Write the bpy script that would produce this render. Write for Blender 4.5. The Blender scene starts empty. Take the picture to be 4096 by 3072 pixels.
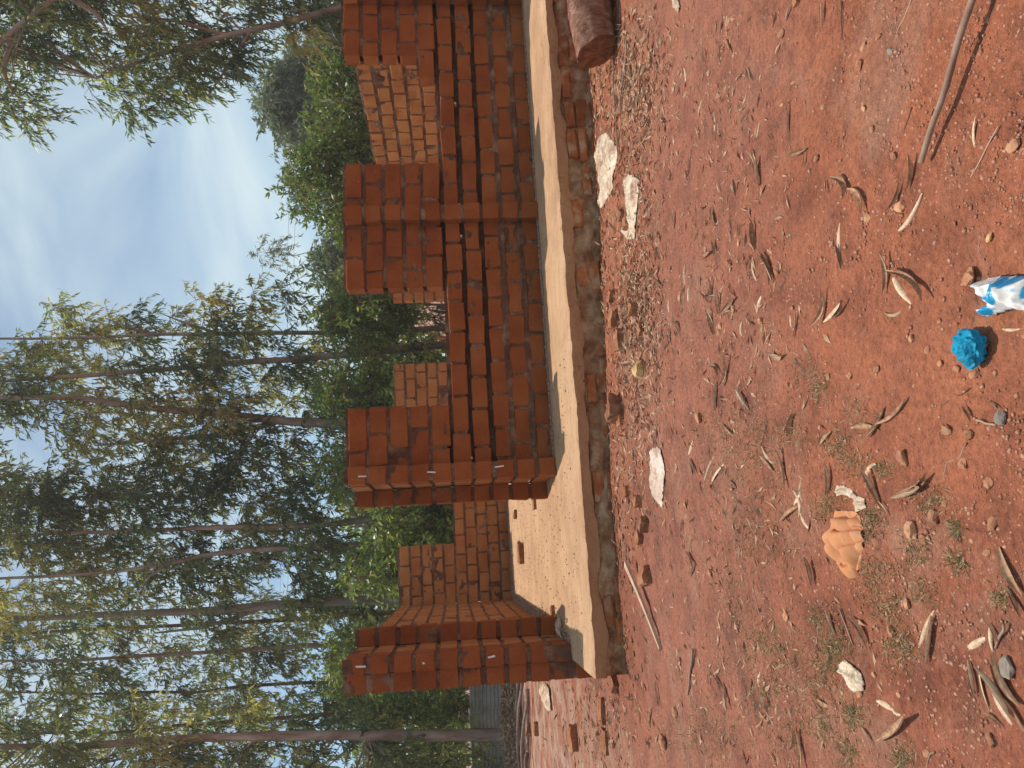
import bpy, bmesh, math, random
import numpy as np
from mathutils import Vector, Matrix

R = math.radians
random.seed(7)
RNG = np.random.default_rng(11)
scene = bpy.context.scene
COL = scene.collection

# ------------------------------------------------------------------ camera
# The phone was held sideways: the picture's left is up, its top is the right-hand side of the place.
HC = 1.30                      # camera height above the yard
SLAB = 0.30                    # top of the concrete slab
PITCH, ROLL, YAW = R(4.78), R(2.27), 0.2151
FPX = 3077.0
FWD = np.array([0, math.cos(PITCH), -math.sin(PITCH)])
UP0 = np.array([0, math.sin(PITCH), math.cos(PITCH)])
RT0 = np.array([1.0, 0, 0])
RT = math.cos(ROLL) * RT0 - math.sin(ROLL) * UP0
UPV = math.cos(ROLL) * UP0 + math.sin(ROLL) * RT0
CAM = np.array([0, 0, HC])
cd = bpy.data.cameras.new('camera')
cd.sensor_width = 36.0
cd.sensor_fit = 'HORIZONTAL'
cd.lens = FPX / 4096 * 36.0
cd.clip_start = 0.05
cd.clip_end = 3000
cam = bpy.data.objects.new('camera', cd)
COL.objects.link(cam)
m = Matrix.Identity(4)
for i in range(3):
    m[i][0] = -UPV[i]
    m[i][1] = RT[i]
    m[i][2] = -FWD[i]
    m[i][3] = CAM[i]
cam.matrix_world = m
scene.camera = cam

# ------------------------------------------------------------------ world, sun, exposure
SUN_EL = R(71.5)
SUN_AZ_DIR = np.array([-math.sin(YAW) - 0.25, math.cos(YAW), 0])   # horizontal direction towards the sun
SUN_AZ_DIR /= np.linalg.norm(SUN_AZ_DIR)
SUN_DIR = np.array([SUN_AZ_DIR[0] * math.cos(SUN_EL), SUN_AZ_DIR[1] * math.cos(SUN_EL), math.sin(SUN_EL)])
w = bpy.data.worlds.new('World')
scene.world = w
w.use_nodes = True
nt = w.node_tree
nt.nodes.clear()
wo = nt.nodes.new('ShaderNodeOutputWorld')
bg = nt.nodes.new('ShaderNodeBackground')
sky = nt.nodes.new('ShaderNodeTexSky')
sky.sky_type = 'NISHITA'
sky.sun_disc = False
sky.sun_elevation = SUN_EL
sky.sun_rotation = math.atan2(SUN_AZ_DIR[0], SUN_AZ_DIR[1])
sky.altitude = 1500
sky.air_density = 1.0
sky.dust_density = 0.9
sky.ozone_density = 1.5
tc = nt.nodes.new('ShaderNodeTexCoord')
mp = nt.nodes.new('ShaderNodeMapping')
mp.inputs['Scale'].default_value = (1.0, 1.0, 2.6)
mp.inputs['Rotation'].default_value = (0.25, 0.35, 0.6)
n1 = nt.nodes.new('ShaderNodeTexNoise')
n1.inputs['Scale'].default_value = 2.6
n1.inputs['Detail'].default_value = 5
n1.inputs['Roughness'].default_value = 0.5
n1.inputs['Distortion'].default_value = 0.5
cr = nt.nodes.new('ShaderNodeValToRGB')
cr.color_ramp.elements[0].position = 0.40
cr.color_ramp.elements[0].color = (0.10, 0.10, 0.10, 1)
cr.color_ramp.elements[1].position = 0.68
cr.color_ramp.elements[1].color = (0.85, 0.85, 0.85, 1)
mixs = nt.nodes.new('ShaderNodeMix')
mixs.data_type = 'RGBA'
mixs.inputs['B'].default_value = (6.7, 7.2, 7.6, 1)       # thin white cloud
nt.links.new(tc.outputs['Generated'], mp.inputs['Vector'])
nt.links.new(mp.outputs['Vector'], n1.inputs['Vector'])
nt.links.new(n1.outputs['Fac'], cr.inputs['Fac'])
nt.links.new(cr.outputs['Color'], mixs.inputs['Factor'])
nt.links.new(sky.outputs['Color'], mixs.inputs['A'])
tintn = nt.nodes.new('ShaderNodeMix')
tintn.data_type = 'RGBA'
tintn.blend_type = 'MULTIPLY'
tintn.inputs['Factor'].default_value = 1.0
tintn.inputs['B'].default_value = (1.0, 1.10, 1.06, 1)
nt.links.new(mixs.outputs['Result'], tintn.inputs['A'])
nt.links.new(tintn.outputs['Result'], bg.inputs['Color'])
bg.inputs['Strength'].default_value = 0.120
nt.links.new(bg.outputs['Background'], wo.inputs['Surface'])

sd = bpy.data.lights.new('sun', 'SUN')
sd.energy = 4.2
sd.angle = R(0.55)
sd.color = (1.0, 0.93, 0.82)
sun = bpy.data.objects.new('sun', sd)
COL.objects.link(sun)
sun.location = (0, 10, 30)
sun.rotation_euler = Vector(SUN_DIR).to_track_quat('Z', 'Y').to_euler()

scene.view_settings.view_transform = 'Standard'
scene.view_settings.look = 'None'
scene.view_settings.gamma = 1.0
scene.view_settings.use_curve_mapping = False
scene.view_settings.exposure = 0.0
scene.cycles.max_bounces = 8
scene.cycles.diffuse_bounces = 5
scene.cycles.transmission_bounces = 6
scene.cycles.transparent_max_bounces = 8

# ------------------------------------------------------------------ helpers
E1 = np.array([math.cos(YAW), math.sin(YAW), 0])
E2 = np.array([-math.sin(YAW), math.cos(YAW), 0])


def _h(i, j, k, s):
    n = (i * 374761393 + j * 668265263 + k * 2147483647 + s * 1274126177) & 0xffffffff
    n = ((n ^ (n >> 13)) * 1274126177) & 0xffffffff
    n = (n ^ (n >> 16)) & 0xffff
    return n / 65535.0


def vnoise(x, y, z=0.0, s=0):
    """smooth value noise, -1..1, on arrays"""
    x, y, z = np.broadcast_arrays(np.asarray(x, float), np.asarray(y, float), np.asarray(z, float))
    xi = np.floor(x).astype(np.int64); yi = np.floor(y).astype(np.int64); zi = np.floor(z).astype(np.int64)
    u = x - xi; v = y - yi; t = z - zi
    u = u * u * (3 - 2 * u); v = v * v * (3 - 2 * v); t = t * t * (3 - 2 * t)
    r = 0
    for a in (0, 1):
        for b in (0, 1):
            for c in (0, 1):
                wgt = (u if a else 1 - u) * (v if b else 1 - v) * (t if c else 1 - t)
                r = r + wgt * _h(xi + a, yi + b, zi + c, s)
    return r * 2 - 1


def fbm(x, y, z=0.0, o=4, s=0):
    r = 0; a = 1.0; f = 1.0; tot = 0
    for i in range(o):
        r = r + a * vnoise(np.asarray(x) * f, np.asarray(y) * f, np.asarray(z) * f, s + i * 17)
        tot += a; a *= 0.5; f *= 2.03
    return r / tot


def sstep(a, b, x):
    t = np.clip((np.asarray(x, float) - a) / (b - a), 0, 1)
    return t * t * (3 - 2 * t)


def ab(p):
    return p[0] * E1[0] + p[1] * E1[1], p[0] * E2[0] + p[1] * E2[1]


def gz(x, y):
    """height of the yard"""
    x = np.asarray(x, float); y = np.asarray(y, float)
    a = x * E1[0] + y * E1[1]
    b = x * E2[0] + y * E2[1]
    z = 0.05 - 0.10 * sstep(0.0, 2.8, a)
    z = z + 0.030 * fbm(x * 0.7, y * 0.7, 0, 3, 3) + 0.010 * fbm(x * 3.1, y * 3.1, 0, 2, 9)
    # low bank of soil and spilt mortar along the foundation
    z = z + 0.022 * np.exp(-((b - 5.80) / 0.20) ** 2) * sstep(-1.2, -0.6, a) * (0.7 + 0.6 * vnoise(a * 2.2, b * 2.0, 0, 5))
    # footprints and scuffs
    z = z + 0.006 * vnoise(x * 9, y * 9, 0, 21) * np.exp(-((y - 3) / 4) ** 2)
    return z


def ray(x, y):
    """photo pixel (x to the right, y down in the sideways picture) -> direction"""
    U = 3072.0 - y; V = x
    d = FWD * FPX + RT * (U - 1536) - UPV * (V - 2048)
    return d / np.linalg.norm(d)


def G(x, y, z=None):
    """photo pixel -> point where that sight line meets the yard (or the height z)"""
    d = ray(x, y)
    zz = 0.0 if z is None else z
    for i in range(6):
        p = CAM + d * ((zz - CAM[2]) / d[2])
        if z is not None:
            break
        zz = float(gz(p[0], p[1]))
    return np.array([p[0], p[1], zz])


def Gv(q):
    """the same for many pixels at once"""
    q = np.asarray(q, float)
    d = FWD[None] * FPX + RT[None] * (3072 - q[:, 1:2] - 1536) - UPV[None] * (q[:, 0:1] - 2048)
    z = np.zeros(len(q))
    for i in range(5):
        p = CAM[None] + d * ((z - CAM[2]) / d[:, 2])[:, None]
        z = gz(p[:, 0], p[:, 1])
    p[:, 2] = z
    return p


def UV(U, V, D):
    """upright picture coordinates and a distance ahead -> point"""
    d = FWD * FPX + RT * (U - 1536) - UPV * (V - 2048)
    return CAM + d * (D / d[1])


def shot(p):
    v = np.asarray(p) - CAM
    z = v @ FWD
    U = 1536 + FPX * (v @ RT) / z; V = 2048 - FPX * (v @ UPV) / z
    return V, 3072 - U


def mesh(name, verts, faces, smooth=False):
    me = bpy.data.meshes.new(name)
    verts = np.asarray(verts, dtype=np.float32).reshape(-1, 3)
    if isinstance(faces, np.ndarray):
        n, k = faces.shape
        me.vertices.add(len(verts)); me.vertices.foreach_set('co', verts.ravel())
        me.loops.add(n * k); me.loops.foreach_set('vertex_index', faces.astype(np.int32).ravel())
        me.polygons.add(n)
        me.polygons.foreach_set('loop_start', np.arange(0, n * k, k, dtype=np.int32))
        me.polygons.foreach_set('loop_total', np.full(n, k, dtype=np.int32))
        me.update(calc_edges=True)
    else:
        me.from_pydata([tuple(map(float, v)) for v in verts], [], faces)
        me.update()
    if smooth:
        me.polygons.foreach_set('use_smooth', np.ones(len(me.polygons), dtype=bool))
    return me


def link(name, me, mat=None, parent=None, loc=None):
    o = bpy.data.objects.new(name, me)
    COL.objects.link(o)
    if mat is not None and me is not None:
        mats = mat if isinstance(mat, (list, tuple)) else [mat]
        for mm in mats:
            me.materials.append(mm)
    if parent is not None:
        o.parent = parent
    if loc is not None:
        o.location = loc
    return o


def tag(o, label=None, cat=None, group=None, kind=None):
    if label: o['label'] = label
    if cat: o['category'] = cat
    if group: o['group'] = group
    if kind: o['kind'] = kind
    return o


def empty(name, loc, rz=0.0):
    o = bpy.data.objects.new(name, None)
    o.empty_display_size = 0.1
    COL.objects.link(o)
    o.location = loc
    o.rotation_euler = (0, 0, rz)
    return o


def fattr(me, name, vals, domain='FACE'):
    at = me.attributes.new(name, 'FLOAT', domain)
    at.data.foreach_set('value', np.asarray(vals, dtype=np.float32))


# ---- shapes gathered into one mesh
class MB:
    def __init__(self):
        self.v = []; self.f = []

    def add(self, vs, fs):
        o = len(self.v)
        self.v += [tuple(map(float, p)) for p in vs]
        self.f += [tuple(i + o for i in f) for f in fs]

    def box(self, x0, x1, y0, y1, z0, z1):
        self.add([(x0, y0, z0), (x1, y0, z0), (x1, y1, z0), (x0, y1, z0), (x0, y0, z1), (x1, y0, z1), (x1, y1, z1), (x0, y1, z1)],
                 [(0, 3, 2, 1), (4, 5, 6, 7), (0, 1, 5, 4), (1, 2, 6, 5), (2, 3, 7, 6), (3, 0, 4, 7)])

    def grid(self, P):
        n, m_ = P.shape[:2]
        o = len(self.v)
        self.v += [tuple(map(float, p)) for p in P.reshape(-1, 3)]
        for i in range(n - 1):
            for j in range(m_ - 1):
                a = o + i * m_ + j
                self.f.append((a, a + 1, a + m_ + 1, a + m_))

    def tube(self, pts, rads, sides=8, cap=True, rough=0.0, seed=0):
        pts = [np.asarray(p, float) for p in pts]
        o = len(self.v)
        ref = np.array([0.31, 0.2, 0.93])
        for i, p in enumerate(pts):
            t = pts[min(i + 1, len(pts) - 1)] - pts[max(i - 1, 0)]
            t = t / (np.linalg.norm(t) + 1e-9)
            rr = ref if abs(t @ ref) < 0.9 else np.array([1.0, 0, 0])
            u = np.cross(t, rr); u /= np.linalg.norm(u)
            vv = np.cross(t, u)
            for k in range(sides):
                an = 2 * math.pi * k / sides
                r = rads[i]
                if rough:
                    r *= 1 + rough * float(vnoise(k * 1.3, i * 0.9, seed, seed))
                self.v.append(tuple(p + r * (math.cos(an) * u + math.sin(an) * vv)))
        for i in range(len(pts) - 1):
            for k in range(sides):
                a = o + i * sides + k; b = o + i * sides + (k + 1) % sides
                self.f.append((a, b, b + sides, a + sides))
        if cap:
            self.f.append(tuple(o + k for k in range(sides))[::-1])
            e = o + (len(pts) - 1) * sides
            self.f.append(tuple(e + k for k in range(sides)))

    def build(self, name, mat, parent=None, loc=None, smooth=False):
        me = mesh(name, self.v, self.f, smooth)
        return link(name, me, mat, parent, loc)


# ------------------------------------------------------------------ materials
def mat_new(name):
    mm = bpy.data.materials.new(name)
    mm.use_nodes = True
    t = mm.node_tree
    t.nodes.clear()
    out = t.nodes.new('ShaderNodeOutputMaterial')
    b = t.nodes.new('ShaderNodeBsdfPrincipled')
    t.links.new(b.outputs[0], out.inputs[0])
    b.inputs['Roughness'].default_value = 0.9
    b.inputs['Specular IOR Level'].default_value = 0.25
    return mm, t, b, out


def ramp(t, stops, interp='LINEAR'):
    r = t.nodes.new('ShaderNodeValToRGB')
    e = r.color_ramp.elements
    while len(e) < len(stops):
        e.new(0.5)
    for el, (p, c) in zip(e, stops):
        el.position = p
        el.color = (c[0], c[1], c[2], 1)
    r.color_ramp.interpolation = interp
    return r


def noise(t, vec, scale, detail=4, rough=0.55, dist=0.0):
    n = t.nodes.new('ShaderNodeTexNoise')
    n.inputs['Scale'].default_value = scale
    n.inputs['Detail'].default_value = detail
    n.inputs['Roughness'].default_value = rough
    n.inputs['Distortion'].default_value = dist
    if vec is not None:
        t.links.new(vec, n.inputs['Vector'])
    return n


def mixc(t, fac, a, b, mode='MIX'):
    mx = t.nodes.new('ShaderNodeMix')
    mx.data_type = 'RGBA'
    mx.blend_type = mode
    for sock, val in ((mx.inputs['Factor'], fac), (mx.inputs['A'], a), (mx.inputs['B'], b)):
        if hasattr(val, 'is_linked'):
            t.links.new(val, sock)
        elif isinstance(val, (int, float)):
            sock.default_value = val
        else:
            sock.default_value = (val[0], val[1], val[2], 1)
    return mx.outputs['Result']


def bump(t, b, height, strength, dist):
    bn = t.nodes.new('ShaderNodeBump')
    bn.inputs['Strength'].default_value = strength
    bn.inputs['Distance'].default_value = dist
    t.links.new(height, bn.inputs['Height'])
    t.links.new(bn.outputs['Normal'], b.inputs['Normal'])


def coords(t, kind='Object'):
    c = t.nodes.new('ShaderNodeTexCoord')
    return c.outputs[kind]


def geo_pos(t):
    return t.nodes.new('ShaderNodeNewGeometry').outputs['Position']


def simple(name, stops, scale=8, detail=5, rough=0.9, bstr=0.4, bdist=0.004, bscale=60, rnd=False, world=True, dist=0.0):
    mm, t, b, out = mat_new(name)
    v = geo_pos(t) if world else coords(t)
    n = noise(t, v, scale, detail, 0.6, dist)
    rp = ramp(t, stops)
    t.links.new(n.outputs['Fac'], rp.inputs['Fac'])
    c = rp.outputs['Color']
    if rnd:
        oi = t.nodes.new('ShaderNodeObjectInfo')
        rr = ramp(t, [(0, (0.72, 0.72, 0.72)), (1, (1.2, 1.15, 1.1))])
        t.links.new(oi.outputs['Random'], rr.inputs['Fac'])
        c = mixc(t, 1.0, c, rr.outputs['Color'], 'MULTIPLY')
    t.links.new(c, b.inputs['Base Color'])
    b.inputs['Roughness'].default_value = rough
    if bstr:
        n2 = noise(t, v, bscale, 4, 0.65)
        bump(t, b, n2.outputs['Fac'], bstr, bdist)
    return mm


# --- soil of the yard
def make_soil():
    mm, t, b, out = mat_new('red_soil')
    p = geo_pos(t)
    big = noise(t, p, 0.75, 5, 0.6, 0.4)
    r1 = ramp(t, [(0.30, (0.300, 0.098, 0.051)), (0.50, (0.390, 0.131, 0.069)), (0.70, (0.460, 0.168, 0.086))])
    t.links.new(big.outputs['Fac'], r1.inputs['Fac'])
    sep = t.nodes.new('ShaderNodeSeparateXYZ')
    t.links.new(p, sep.inputs[0])
    wob = noise(t, p, 1.1, 4, 0.6)
    ma = t.nodes.new('ShaderNodeMath'); ma.operation = 'MULTIPLY_ADD'
    ma.inputs[1].default_value = 2.2; ma.inputs[2].default_value = -1.1
    t.links.new(wob.outputs['Fac'], ma.inputs[0])
    mb_ = t.nodes.new('ShaderNodeMath'); mb_.operation = 'ADD'
    t.links.new(sep.outputs['X'], mb_.inputs[0]); t.links.new(ma.outputs[0], mb_.inputs[1])
    mr = t.nodes.new('ShaderNodeMapRange')
    mr.inputs['From Min'].default_value = -1.0; mr.inputs['From Max'].default_value = 0.9
    t.links.new(mb_.outputs[0], mr.inputs['Value'])
    rx = ramp(t, [(0.0, (0.86, 0.82, 0.83)), (0.55, (1.0, 0.98, 0.97)), (1.0, (1.10, 1.08, 1.03))])
    t.links.new(mr.outputs[0], rx.inputs['Fac'])
    c0 = mixc(t, 1.0, r1.outputs['Color'], rx.outputs['Color'], 'MULTIPLY')
    mid = noise(t, p, 5.5, 6, 0.62)
    r2 = ramp(t, [(0.30, (0.62, 0.62, 0.64)), (0.52, (1, 1, 1)), (0.75, (1.22, 1.22, 1.18))])
    t.links.new(mid.outputs['Fac'], r2.inputs['Fac'])
    c = mixc(t, 1.0, c0, r2.outputs['Color'], 'MULTIPLY')
    # smoother mauve-brown strip trodden along the building
    mq = t.nodes.new('ShaderNodeMath'); mq.operation = 'ADD'
    t.links.new(sep.outputs['Y'], mq.inputs[0]); t.links.new(ma.outputs[0], mq.inputs[1])
    rb = ramp(t, [(0.0, (0, 0, 0)), (0.22, (0, 0, 0)), (0.36, (0.75, 0.75, 0.75)), (0.56, (0.75, 0.75, 0.75)), (0.70, (0.0, 0.0, 0.0))])
    mr2 = t.nodes.new('ShaderNodeMapRange')
    mr2.inputs['From Min'].default_value = 1.0; mr2.inputs['From Max'].default_value = 7.5
    t.links.new(mq.outputs[0], mr2.inputs['Value'])
    t.links.new(mr2.outputs[0], rb.inputs['Fac'])
    c = mixc(t, rb.outputs['Color'], c, mixc(t, 1.0, (0.360, 0.138, 0.088), r2.outputs['Color'], 'MULTIPLY'))
    # pale dusty, trodden patches
    du = noise(t, p, 1.5, 6, 0.68, 0.8)
    r3 = ramp(t, [(0.52, (0, 0, 0)), (0.70, (0.70, 0.70, 0.70))])
    t.links.new(du.outputs['Fac'], r3.inputs['Fac'])
    c = mixc(t, r3.outputs['Color'], c, (0.43, 0.22, 0.145))
    # spilt cement dust on the ground beyond the slab corner
    r6 = ramp(t, [(0.0, (1, 1, 1)), (0.45, (0.55, 0.55, 0.55)), (0.75, (0, 0, 0))])
    mr3 = t.nodes.new('ShaderNodeMapRange')
    mr3.inputs['From Min'].default_value = -4.5; mr3.inputs['From Max'].default_value = -1.6
    t.links.new(mb_.outputs[0], mr3.inputs['Value'])
    t.links.new(mr3.outputs[0], r6.inputs['Fac'])
    r7 = ramp(t, [(0.42, (0, 0, 0)), (0.60, (0.85, 0.85, 0.85))])
    dn = noise(t, p, 2.2, 6, 0.7, 0.6)
    t.links.new(dn.outputs['Fac'], r7.inputs['Fac'])
    c = mixc(t, mixc(t, 1.0, r6.outputs['Color'], r7.outputs['Color'], 'MULTIPLY'), c, (0.52, 0.36, 0.27))
    # fine grit
    vo = t.nodes.new('ShaderNodeTexVoronoi')
    vo.inputs['Scale'].default_value = 130
    t.links.new(p, vo.inputs['Vector'])
    r4 = ramp(t, [(0.0, (1.45, 1.35, 1.25)), (0.16, (1.05, 1.03, 1.0)), (0.6, (0.90, 0.89, 0.88))])
    t.links.new(vo.outputs['Distance'], r4.inputs['Fac'])
    c = mixc(t, 0.75, c, r4.outputs['Color'], 'MULTIPLY')
    fine = noise(t, p, 48, 5, 0.7)
    r5 = ramp(t, [(0.30, (0.55, 0.52, 0.52)), (0.5, (1, 1, 1)), (0.70, (1.32, 1.28, 1.24))])
    t.links.new(fine.outputs['Fac'], r5.inputs['Fac'])
    c = mixc(t, 0.8, c, r5.outputs['Color'], 'MULTIPLY')
    t.links.new(c, b.inputs['Base Color'])
    b.inputs['Roughness'].default_value = 0.82
    b.inputs['Specular IOR Level'].default_value = 0.3
    add = t.nodes.new('ShaderNodeMath'); add.operation = 'ADD'
    mu = t.nodes.new('ShaderNodeMath'); mu.operation = 'MULTIPLY'; mu.inputs[1].default_value = 0.5
    t.links.new(fine.outputs['Fac'], mu.inputs[0])
    n3 = noise(t, p, 14, 5, 0.65)
    t.links.new(mu.outputs[0], add.inputs[0]); t.links.new(n3.outputs['Fac'], add.inputs[1])
    bump(t, b, add.outputs[0], 1.0, 0.038)
    return mm


def make_brick(name, joined=False, STOPS=((0.28, (0.235, 0.060, 0.018)), (0.5, (0.300, 0.084, 0.025)), (0.74, (0.345, 0.110, 0.036)))):
    mm, t, b, out = mat_new(name)
    p = geo_pos(t)
    n = noise(t, p, 3.2, 5, 0.6)
    r = ramp(t, STOPS)
    t.links.new(n.outputs['Fac'], r.inputs['Fac'])
    c = r.outputs['Color']
    oi = t.nodes.new('ShaderNodeObjectInfo')
    rr = ramp(t, [(0, (0.90, 0.83, 0.80)), (0.3, (0.98, 0.95, 0.93)), (0.7, (1.02, 1.03, 1.0)), (1, (1.05, 1.09, 1.08))])
    if joined:
        n0 = noise(t, p, 4.1, 1)
        t.links.new(n0.outputs['Fac'], rr.inputs['Fac'])
    else:
        t.links.new(oi.outputs['Random'], rr.inputs['Fac'])
    c = mixc(t, 1.0, c, rr.outputs['Color'], 'MULTIPLY')
    # dusty bloom and spattered mortar
    sp = noise(t, p, 9.5, 6, 0.7)
    rs = ramp(t, [(0.60, (0, 0, 0)), (0.74, (0.5, 0.5, 0.5))])
    t.links.new(sp.outputs['Fac'], rs.inputs['Fac'])
    c = mixc(t, rs.outputs['Color'], c, (0.29, 0.135, 0.078))
    s2 = noise(t, p, 26, 3, 0.6)
    rq = ramp(t, [(0.735, (0, 0, 0)), (0.76, (0.8, 0.8, 0.8))])
    t.links.new(s2.outputs['Fac'], rq.inputs['Fac'])
    c = mixc(t, rq.outputs['Color'], c, (0.56, 0.36, 0.24))
    f = noise(t, p, 95, 4, 0.7)
    rf = ramp(t, [(0.3, (0.82, 0.80, 0.78)), (0.6, (1.06, 1.06, 1.06))])
    t.links.new(f.outputs['Fac'], rf.inputs['Fac'])
    c = mixc(t, 1.0, c, rf.outputs['Color'], 'MULTIPLY')
    t.links.new(c, b.inputs['Base Color'])
    b.inputs['Roughness'].default_value = 0.93
    b.inputs['Specular IOR Level'].default_value = 0.15
    ad = t.nodes.new('ShaderNodeMath'); ad.operation = 'ADD'
    n5 = noise(t, p, 22, 4, 0.6)
    t.links.new(f.outputs['Fac'], ad.inputs[0]); t.links.new(n5.outputs['Fac'], ad.inputs[1])
    bump(t, b, ad.outputs[0], 0.8, 0.010)
    return mm


def make_mortar():
    mm, t, b, out = mat_new('mud_mortar')
    p = geo_pos(t)
    n = noise(t, p, 5.0, 6, 0.65, 0.3)
    r = ramp(t, [(0.32, (0.115, 0.047, 0.027)), (0.50, (0.185, 0.086, 0.051)), (0.70, (0.38, 0.235, 0.15))])
    t.links.new(n.outputs['Fac'], r.inputs['Fac'])
    f = noise(t, p, 70, 4, 0.7)
    rf = ramp(t, [(0.3, (0.70, 0.68, 0.66)), (0.65, (1.1, 1.1, 1.1))])
    t.links.new(f.outputs['Fac'], rf.inputs['Fac'])
    c = mixc(t, 1.0, r.outputs['Color'], rf.outputs['Color'], 'MULTIPLY')
    t.links.new(c, b.inputs['Base Color'])
    b.inputs['Roughness'].default_value = 0.95
    bump(t, b, f.outputs['Fac'], 1.0, 0.02)
    return mm


def make_concrete():
    mm, t, b, out = mat_new('dusty_concrete')
    p = geo_pos(t)
    n = noise(t, p, 1.6, 6, 0.62, 0.5)
    r = ramp(t, [(0.28, (0.44, 0.245, 0.135)), (0.50, (0.59, 0.355, 0.200)), (0.75, (0.69, 0.445, 0.265))])
    t.links.new(n.outputs['Fac'], r.inputs['Fac'])
    # trowel drag along the slab
    mp_ = t.nodes.new('ShaderNodeMapping')
    mp_.inputs['Rotation'].default_value = (0, 0, -YAW)
    mp_.inputs['Scale'].default_value = (1.2, 14, 8)
    t.links.new(p, mp_.inputs['Vector'])
    st = noise(t, mp_.outputs['Vector'], 2.0, 5, 0.65)
    rs = ramp(t, [(0.32, (0.80, 0.78, 0.76)), (0.55, (1.02, 1.02, 1.02)), (0.75, (1.12, 1.1, 1.08))])
    t.links.new(st.outputs['Fac'], rs.inputs['Fac'])
    c = mixc(t, 0.85, r.outputs['Color'], rs.outputs['Color'], 'MULTIPLY')
    d = noise(t, p, 26, 6, 0.72)
    rd = ramp(t, [(0.58, (0, 0, 0)), (0.70, (0.75, 0.75, 0.75))])
    t.links.new(d.outputs['Fac'], rd.inputs['Fac'])
    c = mixc(t, rd.outputs['Color'], c, (0.30, 0.15, 0.095))
    g = noise(t, p, 2.3, 5, 0.6)
    rg = ramp(t, [(0.52, (0, 0, 0)), (0.75, (0.5, 0.5, 0.5))])
    t.links.new(g.outputs['Fac'], rg.inputs['Fac'])
    c = mixc(t, rg.outputs['Color'], c, (0.40, 0.205, 0.12))
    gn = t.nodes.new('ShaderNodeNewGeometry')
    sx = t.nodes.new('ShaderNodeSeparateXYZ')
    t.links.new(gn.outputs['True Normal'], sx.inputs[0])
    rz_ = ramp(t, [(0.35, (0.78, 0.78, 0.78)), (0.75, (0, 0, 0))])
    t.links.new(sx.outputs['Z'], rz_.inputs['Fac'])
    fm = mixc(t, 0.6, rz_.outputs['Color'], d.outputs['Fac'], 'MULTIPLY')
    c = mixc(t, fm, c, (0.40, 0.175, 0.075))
    mp2 = t.nodes.new('ShaderNodeMapping')
    mp2.inputs['Rotation'].default_value = (0, 0, -YAW)
    mp2.inputs['Scale'].default_value = (0.55, 1.0, 1.0)
    t.links.new(p, mp2.inputs['Vector'])
    pit = noise(t, mp2.outputs['Vector'], 34, 4, 0.6)
    rp_ = ramp(t, [(0.61, (0, 0, 0)), (0.66, (0.85, 0.85, 0.85))])
    t.links.new(pit.outputs['Fac'], rp_.inputs['Fac'])
    pm = noise(t, p, 1.9, 3, 0.6)
    rpm = ramp(t, [(0.40, (0.15, 0.15, 0.15)), (0.62, (1, 1, 1))])
    t.links.new(pm.outputs['Fac'], rpm.inputs['Fac'])
    pf = mixc(t, 1.0, rp_.outputs['Color'], rpm.outputs['Color'], 'MULTIPLY')
    c = mixc(t, pf, c, (0.20, 0.095, 0.055))
    t.links.new(c, b.inputs['Base Color'])
    b.inputs['Roughness'].default_value = 0.85
    f = noise(t, p, 60, 6, 0.75)
    bump(t, b, f.outputs['Fac'], 0.9, 0.016)
    return mm


def make_leaf(name, stops, trans=0.45, rough=0.38, gloss=0.6, warm=(1.15, 1.3, 0.62)):
    """leaf: tint attribute runs along the colour stops"""
    mm, t, b, out = mat_new(name)
    at = t.nodes.new('ShaderNodeAttribute')
    at.attribute_name = 'tint'
    r = ramp(t, stops)
    t.links.new(at.outputs['Fac'], r.inputs['Fac'])
    t.links.new(r.outputs['Color'], b.inputs['Base Color'])
    b.inputs['Roughness'].default_value = rough
    b.inputs['Specular IOR Level'].default_value = gloss
    tr = t.nodes.new('ShaderNodeBsdfTranslucent')
    cc = mixc(t, 1.0, r.outputs['Color'], warm, 'MULTIPLY')
    t.links.new(cc, tr.inputs['Color'])
    mx = t.nodes.new('ShaderNodeMixShader')
    mx.inputs[0].default_value = trans
    t.links.new(b.outputs[0], mx.inputs[1])
    t.links.new(tr.outputs[0], mx.inputs[2])
    t.links.new(mx.outputs[0], out.inputs[0])
    return mm


def make_bark(name, stops, scale=5):
    mm, t, b, out = mat_new(name)
    p = geo_pos(t)
    mp_ = t.nodes.new('ShaderNodeMapping')
    mp_.inputs['Scale'].default_value = (1, 1, 0.25)
    t.links.new(p, mp_.inputs['Vector'])
    n = noise(t, mp_.outputs['Vector'], scale, 6, 0.65, 0.6)
    r = ramp(t, stops)
    t.links.new(n.outputs['Fac'], r.inputs['Fac'])
    t.links.new(r.outputs['Color'], b.inputs['Base Color'])
    f = noise(t, mp_.outputs['Vector'], 30, 5, 0.7)
    bump(t, b, f.outputs['Fac'], 0.6, 0.03)
    return mm


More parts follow.
